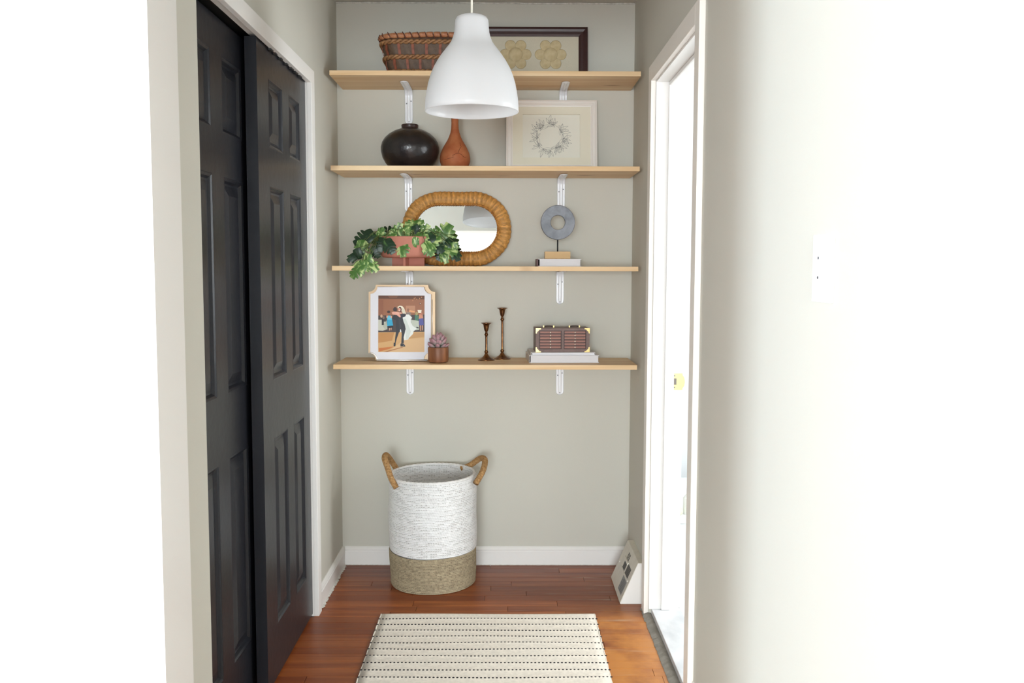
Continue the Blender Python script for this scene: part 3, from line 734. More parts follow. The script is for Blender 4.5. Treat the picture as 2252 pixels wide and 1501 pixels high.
wf = thing('wreath_picture', 'white framed drawing of a leafy wreath on the second shelf', 'picture', (.729, -.085, SZ[1]), (radians(-9), 0, 0))
M_WFR = mat('white_frame_wood', (232, 227, 221), .4, bump=.1)
FWW, FWH = .386, .306
frame_parts(wf, FWW, FWH, .027, .02, M_WFR, [(0, 0), (0, -.018), (.2, -.02), (.35, -.016), (.5, -.016), (.6, -.0175), (.75, -.0175), (.85, -.013), (1, -.012), (1, 0)])
M_CREAM = mat('cream_mat_board', (226, 221, 203), .85)
obj('mat_board', BM((.022, FWW-.022, -.009, -.002, .022, .059), (.022, FWW-.022, -.009, -.002, .246, FWH-.022), (.022, .070, -.009, -.002, .059, .246), (.314, FWW-.022, -.009, -.002, .059, .246)), M_CREAM, wf)
lay = [([(.068, .057), (.316, .057), (.316, .248), (.068, .248)], (226, 224, 212))]
ctr = (.186, .149); R1 = .058
def stroke(p, q, wd, col, bend=0):
    dx, dz = q[0]-p[0], q[1]-p[1]; l = math.hypot(dx, dz); nx, nz = -dz/l, dx/l; n = 6; up = []; dn = []
    for k in range(n+1):
        t = k/n; b = bend*sin(pi*t)*l; ww = wd/2
        x, z = p[0]+dx*t+nx*b, p[1]+dz*t+nz*b; up.append((x+nx*ww, z+nz*ww)); dn.append((x-nx*ww, z-nz*ww))
    lay.append((up+dn[::-1], col))
rr = random.Random(3)
def leafline(p, ang, l):
    q = (p[0]+l*cos(ang), p[1]+l*sin(ang)); c = rr.randint(112, 150); col = (c, c, c-4)
    stroke(p, q, .0011, col, .12); stroke(p, q, .0008, col, -.12)
    if rr.random() < .5: stroke(p, q, .0005, (150, 150, 146), .0)
for k in range(16):
    a = 2*pi*k/16+rr.uniform(-.1, .1); R_ = R1*rr.uniform(.9, 1.08); p = (ctr[0]+R_*cos(a), ctr[1]+R_*.95*sin(a)); a2 = a-2*pi/16
    q = (ctr[0]+R1*cos(a2), ctr[1]+R1*.95*sin(a2)); stroke(p, q, .0009, (120, 120, 116), .05)
    for d in (.55, -.7, 1.2, .1, -1.3):
        if rr.random() < .86: leafline(p, a+pi/2*(1 if k % 2 else -1)*.55+d, rr.uniform(.022, .041))
flat('drawing', lay, wf, (0, -.0022, 0), label='pencil line drawing of a wreath of long leaves', step=.000004)
obj('backing', BM((.02, FWW-.02, -.0018, 0, .02, FWH-.02)), M_CREAM, wf)

# ------------------------------------------------------------------ third shelf: mirror
mr = thing('oval_mirror', 'oval mirror with honey wicker frame leaning behind the plant', 'mirror', (.5155, -.056, SZ[2]+.001), (radians(-5.2), 0, 0))
RT = .030; MW, MH = .472, .320   # outer size
def stadium(a, hr, n):
    """a: half straight, hr: radius; returns (point, outward normal)"""
    per = 4*a+2*pi*hr; out = []
    for i in range(n):
        s = per*i/n
        if s < 2*a: out.append(((-a+s, hr), (0, 1)))
        elif s < 2*a+pi*hr: t = pi/2-(s-2*a)/hr; out.append(((a+hr*cos(t), hr*sin(t)), (cos(t), sin(t))))
        elif s < 4*a+pi*hr: out.append(((a-(s-2*a-pi*hr), -hr), (0, -1)))
        else: t = -pi/2-(s-4*a-pi*hr)/hr; out.append(((-a+hr*cos(t), hr*sin(t)), (cos(t), sin(t))))
    return out, per
NWIRE = 236; N_ = NWIRE*5; NB = 18; NT = NB*5; st, per = stadium((MW-MH)/2, MH/2-RT, N_); vs = []; fs = []; cz = MH/2
for i, ((x, z), (nx, nz)) in enumerate(st):
    lumps = .0010*sin(i/N_*2*pi*59)
    for j in range(NT):
        t = 2*pi*j/NT; bd = j//5
        wv = .0017*(abs(sin(pi*(i % 5+.5)/5))-.5) * (1 if (i//5+bd) % 2 else .1) - .0007*(j % 5 == 0)
        rr_ = RT+lumps+wv+.0008*sin(i/N_*2*pi*9+2*t)
        vs.append((x+nx*cos(t)*rr_, -sin(t)*rr_*.72, cz+z+nz*cos(t)*rr_))
for i in range(N_):
    for j in range(NT):
        a = i*NT+j; b = i*NT+(j+1) % NT; c = ((i+1) % N_)*NT
        fs.append((a, b, c+(j+1) % NT, c+j))
me = bpy.data.meshes.new('wicker'); me.from_pydata(vs, [], fs)
import numpy as np
rgw = np.random.RandomState(5); tone = rgw.uniform(.72, 1.15, (NWIRE, NB)); wire = rgw.uniform(.85, 1.1, NWIRE)
ii = np.arange(len(vs))//NT; jj = np.arange(len(vs)) % NT
tn = tone[ii//5, jj//5]*wire[ii//5]*(.9+.12*np.sin(ii/N_*2*pi*59))
base_c = np.array(s2l((206, 150, 80))); colv = np.ones((len(vs), 4)); colv[:, :3] = base_c[:3]*tn[:, None]
ca = me.color_attributes.new('Col', 'FLOAT_COLOR', 'POINT'); ca.data.foreach_set('color', colv.astype(np.float32).ravel())
meobj('wicker_frame', me, attr_mat('honey_wicker_strands', .5, .35), mr)
M_WICK = mat('honey_wicker', (196, 138, 66), .5, spec=.4, var=.5, vscale=60, col2=(150, 96, 42), bump=.6, bscale=260)
# braided inner edge
bm = bmesh.new(); st2, _ = stadium((MW-MH)/2, MH/2-2*RT+.004, 520)
for ph in (0, pi):
    tube(bm, [(x+nx*.003*cos(i/520*2*pi*46+ph), -.013+.003*sin(i/520*2*pi*46+ph), cz+z+nz*.003*cos(i/520*2*pi*46+ph)) for i, ((x, z), (nx, nz)) in enumerate(st2)], .0032, 6, closed=True)
obj('braided_edge', bm, M_WICK, mr, smooth=True)
st3, _ = stadium((MW-MH)/2, MH/2-RT*1.4, 96)
bm = bmesh.new(); bm.faces.new([bm.verts.new((x, -.006, cz+z)) for (x, z), _n in st3])
o = obj('glass', bm, mat('silvered_glass', (235, 238, 238), .015, metal=1), mr)
bm = prism(bmesh.new(), [(x, cz+z) for (x, z), _n in st3], 'y', -.005, .004); obj('back_board', bm, mat('brown_board', (110, 80, 50), .8), mr)

# planter
pp = thing('footed_planter', 'terracotta pink footed bowl planter in front of the mirror', 'planter', (.3225, -.192, SZ[2]))
M_TERRA = mat('matte_terracotta', (190, 126, 108), .75, spec=.25, bump=.15, bscale=120, var=.08, vscale=20)
prof = [(.088, .034), (.104, .036), (.112, .044), (.1145, .056), (.1145, .119), (.1125, .1205), (.110, .119), (.109, .06), (.10, .05)]
bm = lathe(bmesh.new(), prof, 72); obj('bowl', bm, M_TERRA, pp, smooth='auto')
ft = bmesh.new()
for a in (radians(-8), radians(82)):
    c, s = cos(a), sin(a); r = .0685; th = .0042
    P4 = [(-r*c-th*s*-1, -r*s-th*c), (r*c+th*s, r*s-th*c), (r*c-th*s, r*s+th*c), (-r*c-th*s, -r*s+th*c)]
    P4 = [(x*c-y*s, x*s+y*c) for x, y in ((-r, -th), (r, -th), (r, th), (-r, th))]
    prism(ft, P4, 'z', 0, .0345)
obj('cross_foot', ft, M_TERRA, pp, label='crossed slab foot')
obj('soil', lathe(bmesh.new(), [(.109, .098), (.06, .106), (.002, .108)], 32, cap1=True, cap0=False), mat('dark_soil', (40, 30, 24), .95, bump=1, bscale=80), pp)

# trailing plant
def leaf_mat(name, c1, c2, thr):
    m = bpy.data.materials.new(name); m.use_nodes = True; nt = m.node_tree; N = nt.nodes; Lk = nt.links; p = N['Principled BSDF']
    tc = N.new('ShaderNodeTexCoord'); oi = N.new('ShaderNodeObjectInfo'); ad = N.new('ShaderNodeVectorMath'); ad.operation = 'ADD'; cb = N.new('ShaderNodeCombineXYZ')
    mu = N.new('ShaderNodeMath'); mu.operation = 'MULTIPLY'; mu.inputs[1].default_value = 17; Lk.new(oi.outputs['Random'], mu.inputs[0]); Lk.new(mu.outputs[0], cb.inputs[0]); Lk.new(mu.outputs[0], cb.inputs[1])
    Lk.new(tc.outputs['Object'], ad.inputs[0]); Lk.new(cb.outputs[0], ad.inputs[1])
    n = N.new('ShaderNodeTexNoise'); n.inputs['Scale'].default_value = 3.2; n.inputs['Detail'].default_value = 2; n.inputs['Distortion'].default_value = .5; mpl = N.new('ShaderNodeMapping'); mpl.inputs['Scale'].default_value = (1.7, .6, 1); Lk.new(ad.outputs[0], mpl.inputs[0]); Lk.new(mpl.outputs[0], n.inputs[0])
    r = N.new('ShaderNodeValToRGB'); Lk.new(n.outputs[0], r.inputs[0]); e = r.color_ramp.elements
    e[0].position = thr-.12; e[0].color = s2l(c1); e[1].position = thr+.06; e[1].color = s2l(c2)
    mid = e.new(thr-.02); mid.color = s2l(tuple((a*1.6+b)/2.6 for a, b in zip(c1, c2)))
    Lk.new(r.outputs[0], p.inputs['Base Color']); p.inputs['Roughness'].default_value = .38; p.inputs['Specular IOR Level'].default_value = .45
    return m
M_LB = leaf_mat('variegated_bright_leaf', (72, 112, 50), (186, 204, 136), .55)
M_LD = leaf_mat('dark_leaf', (26, 52, 32), (78, 112, 60), .66)
M_STEM = mat('green_stem', (84, 96, 50), .6)
def leaf_mesh(seed, nl, slit):
    """unit leaf, base at origin, tip at +Y, lobes split by slits, folded along the midrib"""
    rg_ = random.Random(seed); bm = bmesh.new()
    def width(t): return .46*sin(pi*min(1, (t+.10)/1.12)**.75)
    def Z(x, y): return -.55*x*x*1.2+.10*abs(x)-.28*(y-.35)**2
    for side in (1, -1):
        a = -.02
        for i in range(nl):
            b = a+1.0/nl; gap = slit*(rg_.uniform(.3, 1)) if i < nl-1 else 0
            t = (a+b)/2; sw_ = .16*(1 - t)+.05
            secs = []; ns = 6
            for k in range(ns+1):
                f = k/ns; x = width(t)*f
                ya = a+sw_*f*1.3+(gap*.5*max(0, f-.25) if i else 0)
                yb = b+sw_*f*1.3-(gap*.5*max(0, f-.25))
                if k == ns: m_ = (ya+yb)/2; ya = m_-(m_-ya)*.45; yb = m_+(yb-m_)*.45; x *= 1.0
                if k == ns-1: x = width(t)*.88
                # basal lobes droop backward
                if i == 0: ya -= .16*f; 
                if i == nl-1: yb = b+(sw_*.3)*f*(1-f); ya = a+sw_*f*.7; x = width(max(.0, t-.08))*f*.8
                secs.append((bm.verts.new((side*x, ya, Z(x, ya))), bm.verts.new((side*x, (ya+yb)/2, Z(x, (ya+yb)/2)+.012)), bm.verts.new((side*x, yb, Z(x, yb)))))
            for p, q_ in zip(secs, secs[1:]):
                for j in range(2):
                    f_ = (p[j], q_[j], q_[j+1], p[j+1]); bm.faces.new(f_ if side > 0 else f_[::-1])
            a = b
    bmesh.ops.remove_doubles(bm, verts=bm.verts[:], dist=.0005)
    return bm
protos = []
for s_, nl_, sl in ((1, 5, .16), (2, 4, .2), (3, 5, .1), (4, 3, .14)):
    bm = leaf_mesh(s_, nl_, sl); me = bpy.data.meshes.new('leaf'); bmesh.ops.recalc_face_normals(bm, faces=bm.faces[:]); bm.to_mesh(me); bm.free()
    for p in me.polygons: p.use_smooth = True
    me.materials.append(M_LB); me2 = me.copy(); me2.materials[0] = M_LD; protos.append((me, me2))
pt = thing('trailing_plant', 'variegated split-leaf plant trailing over the pink planter', 'plant', (.3225, -.185, SZ[2]))
# each leaf: centre x,z (cm from the planter's base centre), length cm, tip direction in degrees (0 right, 90 up), y offset cm, dark?, shape
LV = LEAVES = [
 (-18.3,11.2,7.6,205,-2,1,0),(-8.3,12.6,7.4,150,1,1,2),(-6.3,11.2,4.4,200,-9,0,1),(-3.2,14.8,4.4,75,-6,0,3),(-1.8,11.0,6.2,300,-8,0,2),
 (1.6,17.2,4.6,170,-3,0,1),(4.6,17.6,3.6,20,-3,0,3),(-1.2,7.0,5.4,275,-12.4,0,1),(-6.6,8.0,5.4,300,-11.6,1,2),(3.8,9.6,3.2,265,-12,0,3),
 (4.4,14.2,4.6,110,-4,1,0),(7.4,14.4,4.6,60,-5,0,1),(14.6,12.6,8.8,60,-2,0,0),(9.4,7.0,5.2,300,-11.4,0,2),(2.2,12.0,6.6,100,-5,1,3),
 (17.6,6.4,5.0,345,-5,0,1),(14.0,5.2,5.0,240,-4,1,2),(15.4,3.4,3.8,290,-5,0,3),(20.0,4.6,4.2,300,-5,1,3),(-19.0,7.4,5.4,255,-4,0,1),
 (-20.2,5.0,3.6,290,-5,1,3),(-22.8,3.2,3.4,215,-5,1,3),(-15.4,2.0,4.6,270,-12,0,2),(-19.6,-1.6,6.0,235,-12.9,0,0),(-13.4,.0,4.8,320,-12.6,0,1),(-17.0,-.4,4.4,255,-12.7,0,3),
 (-12.6,5.6,4.2,300,-8,1,2),(-14.8,11.6,3.6,20,-4,1,3),(5.8,11.2,5.4,20,-9,0,2),(-.2,12.2,6.4,80,-7,0,0),(8.6,11.2,5.4,200,-8,1,2),
 (-10.8,13.6,3.6,60,-5,0,3),(11.2,10.4,4.8,20,-8,0,3),(12.8,7.6,4.6,320,-7,1,1),(18.4,9.4,4.6,330,-4,1,2),(-9.6,8.6,4.8,250,-9.5,1,0),
 (-2.8,10.2,4.2,180,-10,0,3),(-11.6,10.4,4.6,190,-5,1,1),(19.6,8.0,3.0,280,-5,0,3),(-4.8,13.0,4.0,130,-7,0,2),(10.8,13.2,4.0,130,-4,0,1),(2.2,8.4,3.8,240,-11.6,1,1)]
rl = random.Random(11)
for x, z, l, ang, yo, dk, sh_ in LEAVES:
    a = radians(ang); tip = Vector((cos(a), 0, sin(a)))
    up = Vector((rl.uniform(-.25, .25), -1, rl.uniform(.15, .55))).normalized()
    yv = (tip+Vector((0, rl.uniform(-.35, .05), 0))).normalized(); xv = yv.cross(up).normalized(); zv = xv.cross(yv)
    L_ = l/100*1.32
    Mx = Matrix((xv, yv, zv)).transposed().to_4x4()
    c = Vector((x/100, yo/100, z/100)); loc = c-yv*L_*.5
    if loc.y > -.0 and False: pass
    o = bpy.data.objects.new('leaf', protos[sh_][dk]); C.objects.link(o); o.parent = pt
    o.matrix_local = Matrix.Translation(loc) @ Mx @ Matrix.Scale(L_, 4)
    s0 = Vector((max(-.07, min(.07, x/100*.5)), max(yo/100*.5, -.07), .108)); md_ = (s0+loc)/2+Vector((0, -.01, .035 if z > 2 else .06))
    if x < -12 and z < 6: md_ = Vector((-.115, -.05, .125)); e_ = Vector(((x/100-.115)/2-.0, yo/100*.9, max(z/100+.04, .07))); pts = bez([s0, md_, e_, loc], 6)
    else: pts = bez([s0, md_, loc], 6)
    obj('stem', tube(bmesh.new(), pts, .0014, 5), M_STEM, pt, smooth=True)

# ring sculpture on book
b3 = thing('white_book', 'white book with dark red spine lying under the ring sculpture', 'book', (.856, -.235, SZ[2]))
M_PAGE = mat('page_edges', (222, 219, 221), .8, bump=.6, bscale=40, stretch=(.02, .02, 12))
M_COV = mat('white_book_cover', (228, 226, 228), .5)
M_SPN = mat('dark_red_spine', (96, 56, 56), .5)
obj('cover', BM((.006, .184, 0, .2, 0, .0022), (.006, .184, 0, .2, .0288, .031), bev=.0005), M_COV, b3)
obj('pages', BM((.012, .180, .004, .196, .0022, .0288)), M_PAGE, b3)
obj('spine', BM((0, .006, 0, .2, 0, .031), bev=.0015), M_SPN, b3, label='dark red spine')
for x, wd in ((.012, .012), (.076, .008), (.100, .014)):
    obj('cover_print', BM((x+.0, x+wd, .001, .012, .031, .0314)), mat('cover_ink', (52, 50, 52), .5), b3)
rs = thing('ring_sculpture', 'grey stone ring sculpture on a wooden block, on the white book', 'sculpture', (.945, -.18, SZ[2]+.0315))
obj('base', BM((-.054, .052, -.022, .03, 0, .0305), bev=.0015), wood_mat('oak_block', (196, 160, 112), (218, 184, 136), axis='X', rough=.6), rs)
obj('rod', tube(bmesh.new(), [(0, .004, .0305), (0, .004, .086)], .003, 10), mat('black_iron', (24, 24, 26), .4, metal=.5), rs)
bm = bmesh.new(); RO, RI, TH = .0715, .030, .0095; zc = .0815+.0715-.002
lathe(bm, [(RI, -TH), (RI, TH), (RI+.0012, TH+.0012), (RO-.0015, TH+.0012), (RO, TH), (RO, -TH), (RO-.0015, -TH-.0012), (RI+.0012, -TH-.0012), (RI, -TH)], 80, cap0=False)
m = mat('grey_soapstone', (74, 76, 84), .38, spec=.5, var=.5, vscale=22, col2=(112, 114, 122), stretch=(1, 1, 1), bump=.4, bscale=40)
obj('ring', bm, m, rs, smooth='auto', loc=(0, .004, zc), rot=(pi/2, 0, 0))

# ------------------------------------------------------------------ bottom shelf: wedding photo
pf = thing('photo_frame', 'silver and gold notched frame with a wedding dance photo', 'picture frame', (.2855, -.168, SZ[3]+.001), (radians(-5), 0, 0))
def notched(x0, x1, z0, z1, r, n=8):
    out = []
    for cx, cz_, a0 in ((x1, z1, pi*1.5), (x0, z1, 0), (x0, z0, pi/2), (x1, z0, pi)):
        arc = [(cx+r*cos(a0-pi/2*k/n), cz_+r*sin(a0-pi/2*k/n)) for k in range(n+1)]
        out += arc
    return out
M_GOLD = mat('champagne_gold', (206, 178, 144), .45, metal=.25); M_SILV = mat('polished_silver', (244, 241, 238), .3, metal=.55)
def ring_of(bm, x0, x1, z0, z1, r, wd, ya, yb):
    o_ = notched(x0, x1, z0, z1, r); i_ = notched(x0+wd, x1-wd, z0+wd, z1-wd, r)
    V = [[bm.verts.new((x, y, z)) for x, z in P_] for P_, y in ((o_, ya), (i_, ya), (i_, yb), (o_, yb))]
    n = len(o_)
    for k in range(4):
        a, b = V[k], V[(k+1) % 4]
        for i in range(n): bm.faces.new((a[i], a[(i+1) % n], b[(i+1) % n], b[i]))
bm = bmesh.new(); ring_of(bm, -.137, .144, .004, .322, .030, .010, .0, .016); obj('gold_rim', bm, M_GOLD, pf, smooth='auto', label='champagne gold rim')
bm = prism(bmesh.new(), notched(-.133, .138, .010, .316, .028), 'y', .006, .010); obj('back_panel', bm, M_GOLD, pf)
bm = prism(bmesh.new(), notched(-.1275, .1275, .008, .312, .029), 'y', -.012, -.008); obj('mat_board', bm, mat('cool_white_mat', (226, 226, 234), .6), pf)
bm = bmesh.new(); tube(bm, [(-.100, -.016, .004), (.112, -.016, .004)], .0038, 10); tube(bm, [(-.130+.001, -.014, .036)]+[(-.130+.031*sin(a), -.015, .004+.031*cos(a)) for a in [pi/2*k/8 for k in range(1, 9)]], .0032, 8)
tube(bm, [(-.098, -.010, .3125), (.098, -.010, .3125)], .0012, 8)
tube(bm, [(.132, -.001, .10), (.132, -.001, .26)], .0012, 8)
obj('silver_edge', bm, M_SILV, pf, smooth=True, label='polished silver edge')
obj('easel_leg', BM((-.02, .02, .018, .022, 0, .2)), M_GOLD, pf)
# the print, in units of a 887 x 1077 sheet
PX0, PZ1, PW, PH = -.0945, .276, .195, .238
def pp_(pts): return [(PX0+(x-113)/887*PW, PZ1-(y-178)/1077*PH) for x, y in pts]
def el(cx, cy, rx, ry, n=18): return [(cx+rx*cos(2*pi*k/n), cy+ry*sin(2*pi*k/n)) for k in range(n)]
ph = [
 ([(113,178),(1000,178),(1000,1255),(113,1255)], (152,98,68)),
 ([(113,178),(1000,178),(1000,250),(113,240)], (96,58,38)), ([(290,180),(490,180),(470,225),(330,225)], (120,76,52)),
 ([(113,236),(1000,246),(1000,256),(113,250)], (136,86,58)), ([(113,262),(210,262),(210,560),(113,560)], (142,88,62)),
 ([(640,370),(820,370),(820,510),(640,500)], (184,132,100)), ([(660,440),(820,480),(800,500),(700,480)], (226,160,110)),
 ([(113,560),(1000,540),(1000,880),(113,890)], (66,52,50)),
 ([(113,880),(1000,870),(1000,1255),(113,1255)], (206,162,106)), ([(113,890),(420,880),(380,1040),(113,1080)], (188,134,74)),
 ([(660,900),(1000,880),(1000,960),(640,1010)], (192,146,92)), ([(620,1010),(1000,980),(1000,1255),(300,1255)], (214,176,128)),
 ([(125,1180),(420,1150),(330,1195),(130,1250)], (196,112,46)), ([(210,1255),(560,1160),(600,1165),(280,1255)], (168,106,56)),
 ([(113,640),(180,640),(270,700),(290,820),(200,850),(113,845)], (196,196,182)), ([(200,760),(270,650),(290,800),(250,840)], (176,178,164)),
 ([(740,640),(890,660),(900,830),(760,845)], (190,196,182)), ([(180,600),(230,590),(220,740),(180,740)], (34,34,38)),
 (el(175,570,22,30), (196,160,130)), (el(215,600,22,30), (120,96,84)),
 ([(280,590),(370,590),(400,750),(285,765)], (40,160,200)), ([(290,560),(360,560),(375,640),(285,640)], (96,186,214)), (el(322,520,26,36), (150,96,72)), (el(312,490,32,24), (64,36,28)),
 ([(270,560),(300,560),(290,600),(268,600)], (214,160,134)), ([(350,560),(378,570),(374,612),(350,600)], (214,160,134)), ([(290,762),(400,750),(395,800),(290,800)], (30,28,34)),
 ([(320,800),(345,800),(335,845),(322,845)], (196,150,126)), ([(355,795),(372,795),(366,840),(354,840)], (196,150,126)),
 (el(686,455,24,32), (150,104,80)), ([(650,500),(730,500),(760,640),(650,640)], (130,120,112)),
 ([(815,540),(885,560),(885,660),(815,650)], (70,120,96)), (el(850,520,26,34), (170,150,96)),
 ([(890,600),(975,600),(985,740),(900,745)], (82,82,150)), ([(895,540),(960,520),(975,610),(890,620)], (206,140,110)), (el(940,525,20,30), (186,120,92)),
 ([(910,745),(935,745),(935,850),(915,850)], (196,140,112)), ([(950,745),(972,745),(968,840),(950,840)], (196,140,112)),
 ([(865,450),(945,450),(935,510),(880,510)], (238,226,206)), (el(918,330,20,20), (110,66,48)), (el(918,330,7,7), (255,240,210)),
 ([(845,770),(890,780),(888,806),(845,798)], (50,54,56))]
for cx_ in (800, 850, 905, 945, 775, 820): ph.append((el(cx_, 210+(cx_ % 7)*12, 6, 14), (214,150,100)))
ph += [
 ([(640,540),(700,540),(765,600),(740,625),(740,690),(770,750),(850,810),(790,860),(780,910),(700,990),(690,1015),(610,1030),(600,940),(640,820),(620,700),(560,620)], (226,230,226)),
 ([(560,610),(640,620),(700,760),(740,860),(690,1010),(640,1020),(650,840),(620,720)], (206,214,208)),
 ([(530,830),(555,810),(560,870),(530,880)], (232,232,228)),
 ([(480,395),(520,370),(570,375),(610,420),(645,520),(600,530),(560,470),(500,440)], (232,222,200)), ([(540,400),(600,430),(640,515),(580,520)], (214,204,182)),
 (el(528,445,32,52), (74,38,30)), (el(520,448,22,34), (222,158,138)), (el(512,462,10,6), (250,236,226)),
 ([(400,560),(440,530),(540,560),(580,600),(605,700),(635,800),(630,860),(600,980),(605,1080),(555,1100),(565,900),(545,810),(515,870),(470,1000),(450,1080),(432,1075),(440,980),(455,860),(450,760),(450,650),(385,620)], (36,35,42)),
 ([(500,620),(530,620),(560,780),(520,820)], (46,46,54)),
 (el(436,445,38,46), (58,40,38)), ([(540,530),(620,520),(645,545),(630,580),(560,600),(540,580)], (38,38,50)),
 ([(368,505),(400,485),(480,490),(540,560),(545,590),(520,592),(470,550),(390,540)], (226,164,144)), ([(420,480),(560,505),(560,525),(470,520)], (232,174,154)),
 ([(410,1080),(450,1070),(448,1120),(440,1148),(408,1145)], (28,27,32)), ([(540,1095),(600,1090),(635,1140),(630,1152),(540,1150)], (28,27,32)), ([(585,1110),(610,1130),(600,1140)], (120,120,120))]
flat('photograph', [(pp_(a), b) for a, b in ph], pf, (0, -.0122, 0), label='printed photo of a dancing bride and groom', step=.00001, m=attr_mat('glossy_photo_print', .4, .25))

# succulent
sc = thing('potted_succulent', 'small pink succulent in a round brown wood pot', 'plant', (.447, -.212, SZ[3]+.0005))
M_ACA = wood_mat('acacia_wood', (96, 54, 34), (160, 106, 70), axis='Z', scale=1.3, rough=.45)
obj('wood_pot', lathe(bmesh.new(), [(.032, 0), (.040, .003), (.043, .012), (.0435, .06), (.042, .064), (.038, .065), (.036, .06), (.036, .05)], 48), M_ACA, sc, smooth='auto')
obj('soil', lathe(bmesh.new(), [(.036, .055), (.002, .058)], 24, cap0=False, cap1=True), mat('dark_soil', (40, 30, 24), .95), sc)
def succ_mat():
    m = bpy.data.materials.new('pink_green_succulent'); m.use_nodes = True; nt = m.node_tree; N = nt.nodes; p = N['Principled BSDF']
    tc = N.new('ShaderNodeTexCoord'); sp_ = N.new('ShaderNodeSeparateXYZ'); r = N.new('ShaderNodeValToRGB'); nt.links.new(tc.outputs['Object'], sp_.inputs[0]); nt.links.new(sp_.outputs['Y'], r.inputs[0]); nt.links.new(r.outputs[0], p.inputs['Base Color'])
    r.color_ramp.elements[0].color = s2l((160, 162, 150)); r.color_ramp.elements[0].position = .25; r.color_ramp.elements[1].color = s2l((170, 128, 136)); r.color_ramp.elements[1].position = .8
    p.inputs['Roughness'].default_value = .6; return m
bm = bmesh.new(); ns = 8; rings = []
for t, wd in ((0, .05), (.15, .12), (.35, .19), (.55, .21), (.75, .17), (.9, .09), (1, .01)):
    rings.append([bm.verts.new((wd*1.35*cos(2*pi*k/ns), t, wd*.85*sin(2*pi*k/ns)+.12*t*t)) for k in range(ns)])
for a, b in zip(rings, rings[1:]):
    for k in range(ns): bm.faces.new((a[k], a[(k+1) % ns], b[(k+1) % ns], b[k]))
bm.faces.new(rings[0]); bm.faces.new(rings[-1][::-1])
first = obj('succulent_leaf', bm, succ_mat(), sc, smooth=True)
def place_leaf(o, az, elv, l, base_):
    yv = Vector((cos(az)*cos(elv), sin(az)*cos(elv), sin(elv))); up = Vector((0, 0, 1)) if elv < 1.3 else Vector((1, 0, 0)); xv = yv.cross(up).normalized(); zv = xv.cross(yv)
    o.matrix_local = Matrix.Translation(Vector(base_)) @ Matrix((xv, yv, zv)).transposed().to_4x4() @ Matrix.Scale(l, 4)
k = 0
for n_, elv, l, r_, z in ((11, .42, .040, .012, .060), (10, .75, .040, .010, .070), (9, 1.0, .038, .008, .080), (7, 1.2, .034, .005, .088), (4, 1.42, .030, .003, .097)):
    for i in range(n_):
        az = 2*pi*i/n_+k*.37; o = first if k == 0 else bpy.data.objects.new('succulent_leaf', first.data)
        if k: C.objects.link(o); o.parent = sc
        k += 1; place_leaf(o, az+random.uniform(-.1, .1), elv+random.uniform(-.1, .1), l*random.uniform(.9, 1.1), (r_*cos(az), r_*sin(az), z))
obj('stem', tube(bmesh.new(), [(0, 0, .056), (0, 0, .10)], .006, 8), mat('succulent_stem', (130, 130, 108), .7), sc)

# candlesticks
M_BRZ = mat('aged_brass', (150, 108, 70), .28, metal=1, var=.4, vscale=30, col2=(96, 62, 42))
def candlestick(h, label, loc):
    root = thing('candlestick', label, 'candlestick', loc, group='brass candlesticks')
    s = .030
    obj('base', lathe(bmesh.new(), [(.0365, 0), (.0365, .002), (.034, .0035), (.026, .008), (.016, .014), (.0105, .020), (.007, .026), (.0055, .030)], 40), M_BRZ, root, smooth='auto')
    obj('stem', lathe(bmesh.new(), [(.0055, .030), (.0085, .034), (.0085, .037), (.0055, .041), (.0048, .045), (.0048, h-.060), (.0052, h-.056), (.0082, h-.052), (.0082, h-.049), (.0055, h-.044), (.0045, h-.038)], 24, cap0=False), M_BRZ, root, smooth='auto')
    obj('candle_cup', lathe(bmesh.new(), [(.0045, h-.038), (.0065, h-.036), (.009, h-.030), (.0115, h-.018), (.0125, h-.010), (.016, h-.005), (.0225, h-.0015), (.0225, h), (.019, h-.001), (.0105, h-.008), (.0095, h-.022), (.002, h-.024)], 32, cap0=False), M_BRZ, root, smooth='auto')
candlestick(.160, 'shorter brass candlestick, standing left of the taller one', (.6455, -.112, SZ[3]))
candlestick(.222, 'taller brass candlestick, standing right of the shorter one', (.7135, -.062, SZ[3]))

# books and drawer chest
th = radians(3)
def pale_book(label, loc, wd, dp, ht, rz_):
    b = thing('pale_book', label, 'book', loc, (0, 0, rz_), group='pale books under the drawer chest')
    obj('cover', BM((0, wd, 0, dp, 0, .0022), (0, wd, 0, dp, ht-.0022, ht), bev=.0005), M_COV, b)
    obj('pages', BM((.006, wd-.003, .004, dp-.003, .0022, ht-.0022)), M_PAGE, b)
    obj('spine', BM((-.001, .0005, 0, dp, 0, ht)), mat('greige_spine', (200, 190, 180), .6), b)
pale_book('thicker pale book, lower of the two under the drawer chest', (.8275, -.232, SZ[3]+.0003), .292, .20, .031, th)
pale_book('thin pale book directly under the drawer chest', (.834, -.222, SZ[3]+.0318), .270, .185, .0105, th)
dc = thing('drawer_chest', 'miniature brown wooden chest with twelve drawers and brass corners', 'chest', (.855, -.205, SZ[3]+.0428), (0, 0, th))
M_CH = mat('brown_leatherette', (118, 92, 84), .5, var=.2, vscale=50, bump=.4, bscale=150)
M_CHD = mat('dark_chest_gap', (52, 24, 22), .5)
M_DRW = wood_mat('drawer_front_wood', (140, 88, 72), (178, 124, 104), (140, 92, 80), axis='X', scale=2, rough=.4, rnd=True)
M_BRASS = mat('bright_brass', (232, 204, 140), .22, metal=.85)
CW, CD, CH_ = .226, .125, .100
M0, FW_ = .014, .0945
wins = [(M0, M0+FW_), (CW-M0-FW_, CW-M0)]; zb, ztp = .0125, .0905
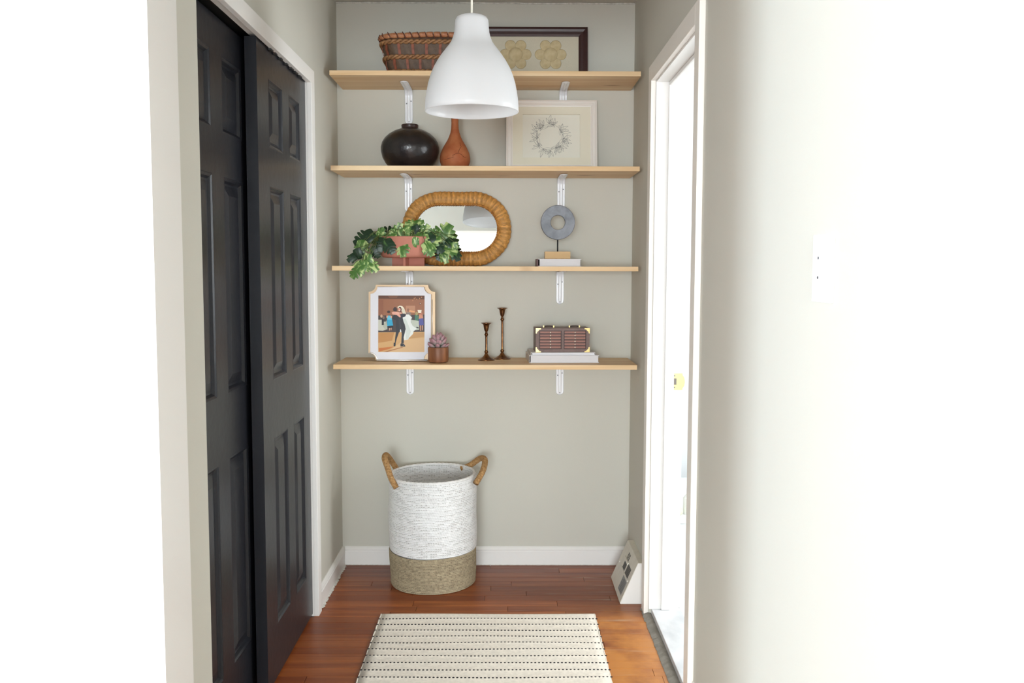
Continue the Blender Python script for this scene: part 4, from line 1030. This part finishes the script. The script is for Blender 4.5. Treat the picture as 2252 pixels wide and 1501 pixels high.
bm = BM((0, CW, .012, CD, 0, CH_), (0, CW, 0, .012, 0, zb), (0, CW, 0, .012, ztp, CH_), (0, M0, 0, .012, zb, ztp), (M0+FW_, CW-M0-FW_, 0, .012, zb, ztp), (CW-M0, CW, 0, .012, zb, ztp))
obj('carcass', bm, M_CH, dc)
for a, b in wins:
    t = .0028
    obj('drawer_surround', BM((a, a+t, -.001, .012, zb, ztp), (b-t, b, -.001, .012, zb, ztp), *[(a+t, b-t, -.0005, .012, zb+(ztp-zb-t)*k/6, zb+(ztp-zb-t)*k/6+t*1.1) for k in range(7)]), M_CHD, dc)
    for k in range(6):
        z0 = zb+(ztp-zb-t)*k/6+t*1.1; z1 = zb+(ztp-zb-t)*(k+1)/6
        d = obj('drawer', BM((a+t+.0004, b-t-.0004, .0015, .011, z0+.0003, z1-.0003), bev=.0006), M_DRW, dc)
        obj('knob', lathe(bmesh.new(), [(.0016, 0), (.0016, .001), (.0028, .0022), (.0026, .0034), (.0008, .0042)], 12, cap1=True), mat('silver_knob', (226, 214, 196), .3, metal=.3), d, loc=((a+b)/2, .0015, (z0+z1)/2), rot=(pi/2, 0, 0), smooth=True)
for cx_, sx in ((0, 1), (CW, -1)):
    for cz_, sz in ((0, 1), (CH_, -1)):
        L_ = .022; tk = .008
        pts = [(0, 0), (L_, 0), (L_, tk*.6), (L_*.7, tk*.7), (tk+.003, tk+.003), (tk*.7, L_*.7), (tk*.6, L_), (0, L_)]
        bm = prism(bmesh.new(), [(cx_+sx*(x-.0008), cz_+sz*(z-.0008)) for x, z in pts], 'y', -.0014, .001)
        obj('brass_corner', bm, M_BRASS, dc)
for hx in (.058, .168):
    hd = obj('top_handle', tube(bmesh.new(), bez([(hx-.020, .05, CH_+.003), (hx-.012, .05, CH_+.0065), (hx+.012, .05, CH_+.0065), (hx+.020, .05, CH_+.003)], 6), .0022, 8), mat('dark_handle', (60, 38, 30), .4), dc, smooth=True)
    for s in (-1, 1): obj('handle_mount', BM((hx+s*.0215-.0028, hx+s*.0215+.0028, .046, .054, CH_, CH_+.009), bev=.0008), M_BRASS, hd, label='brass handle mount')
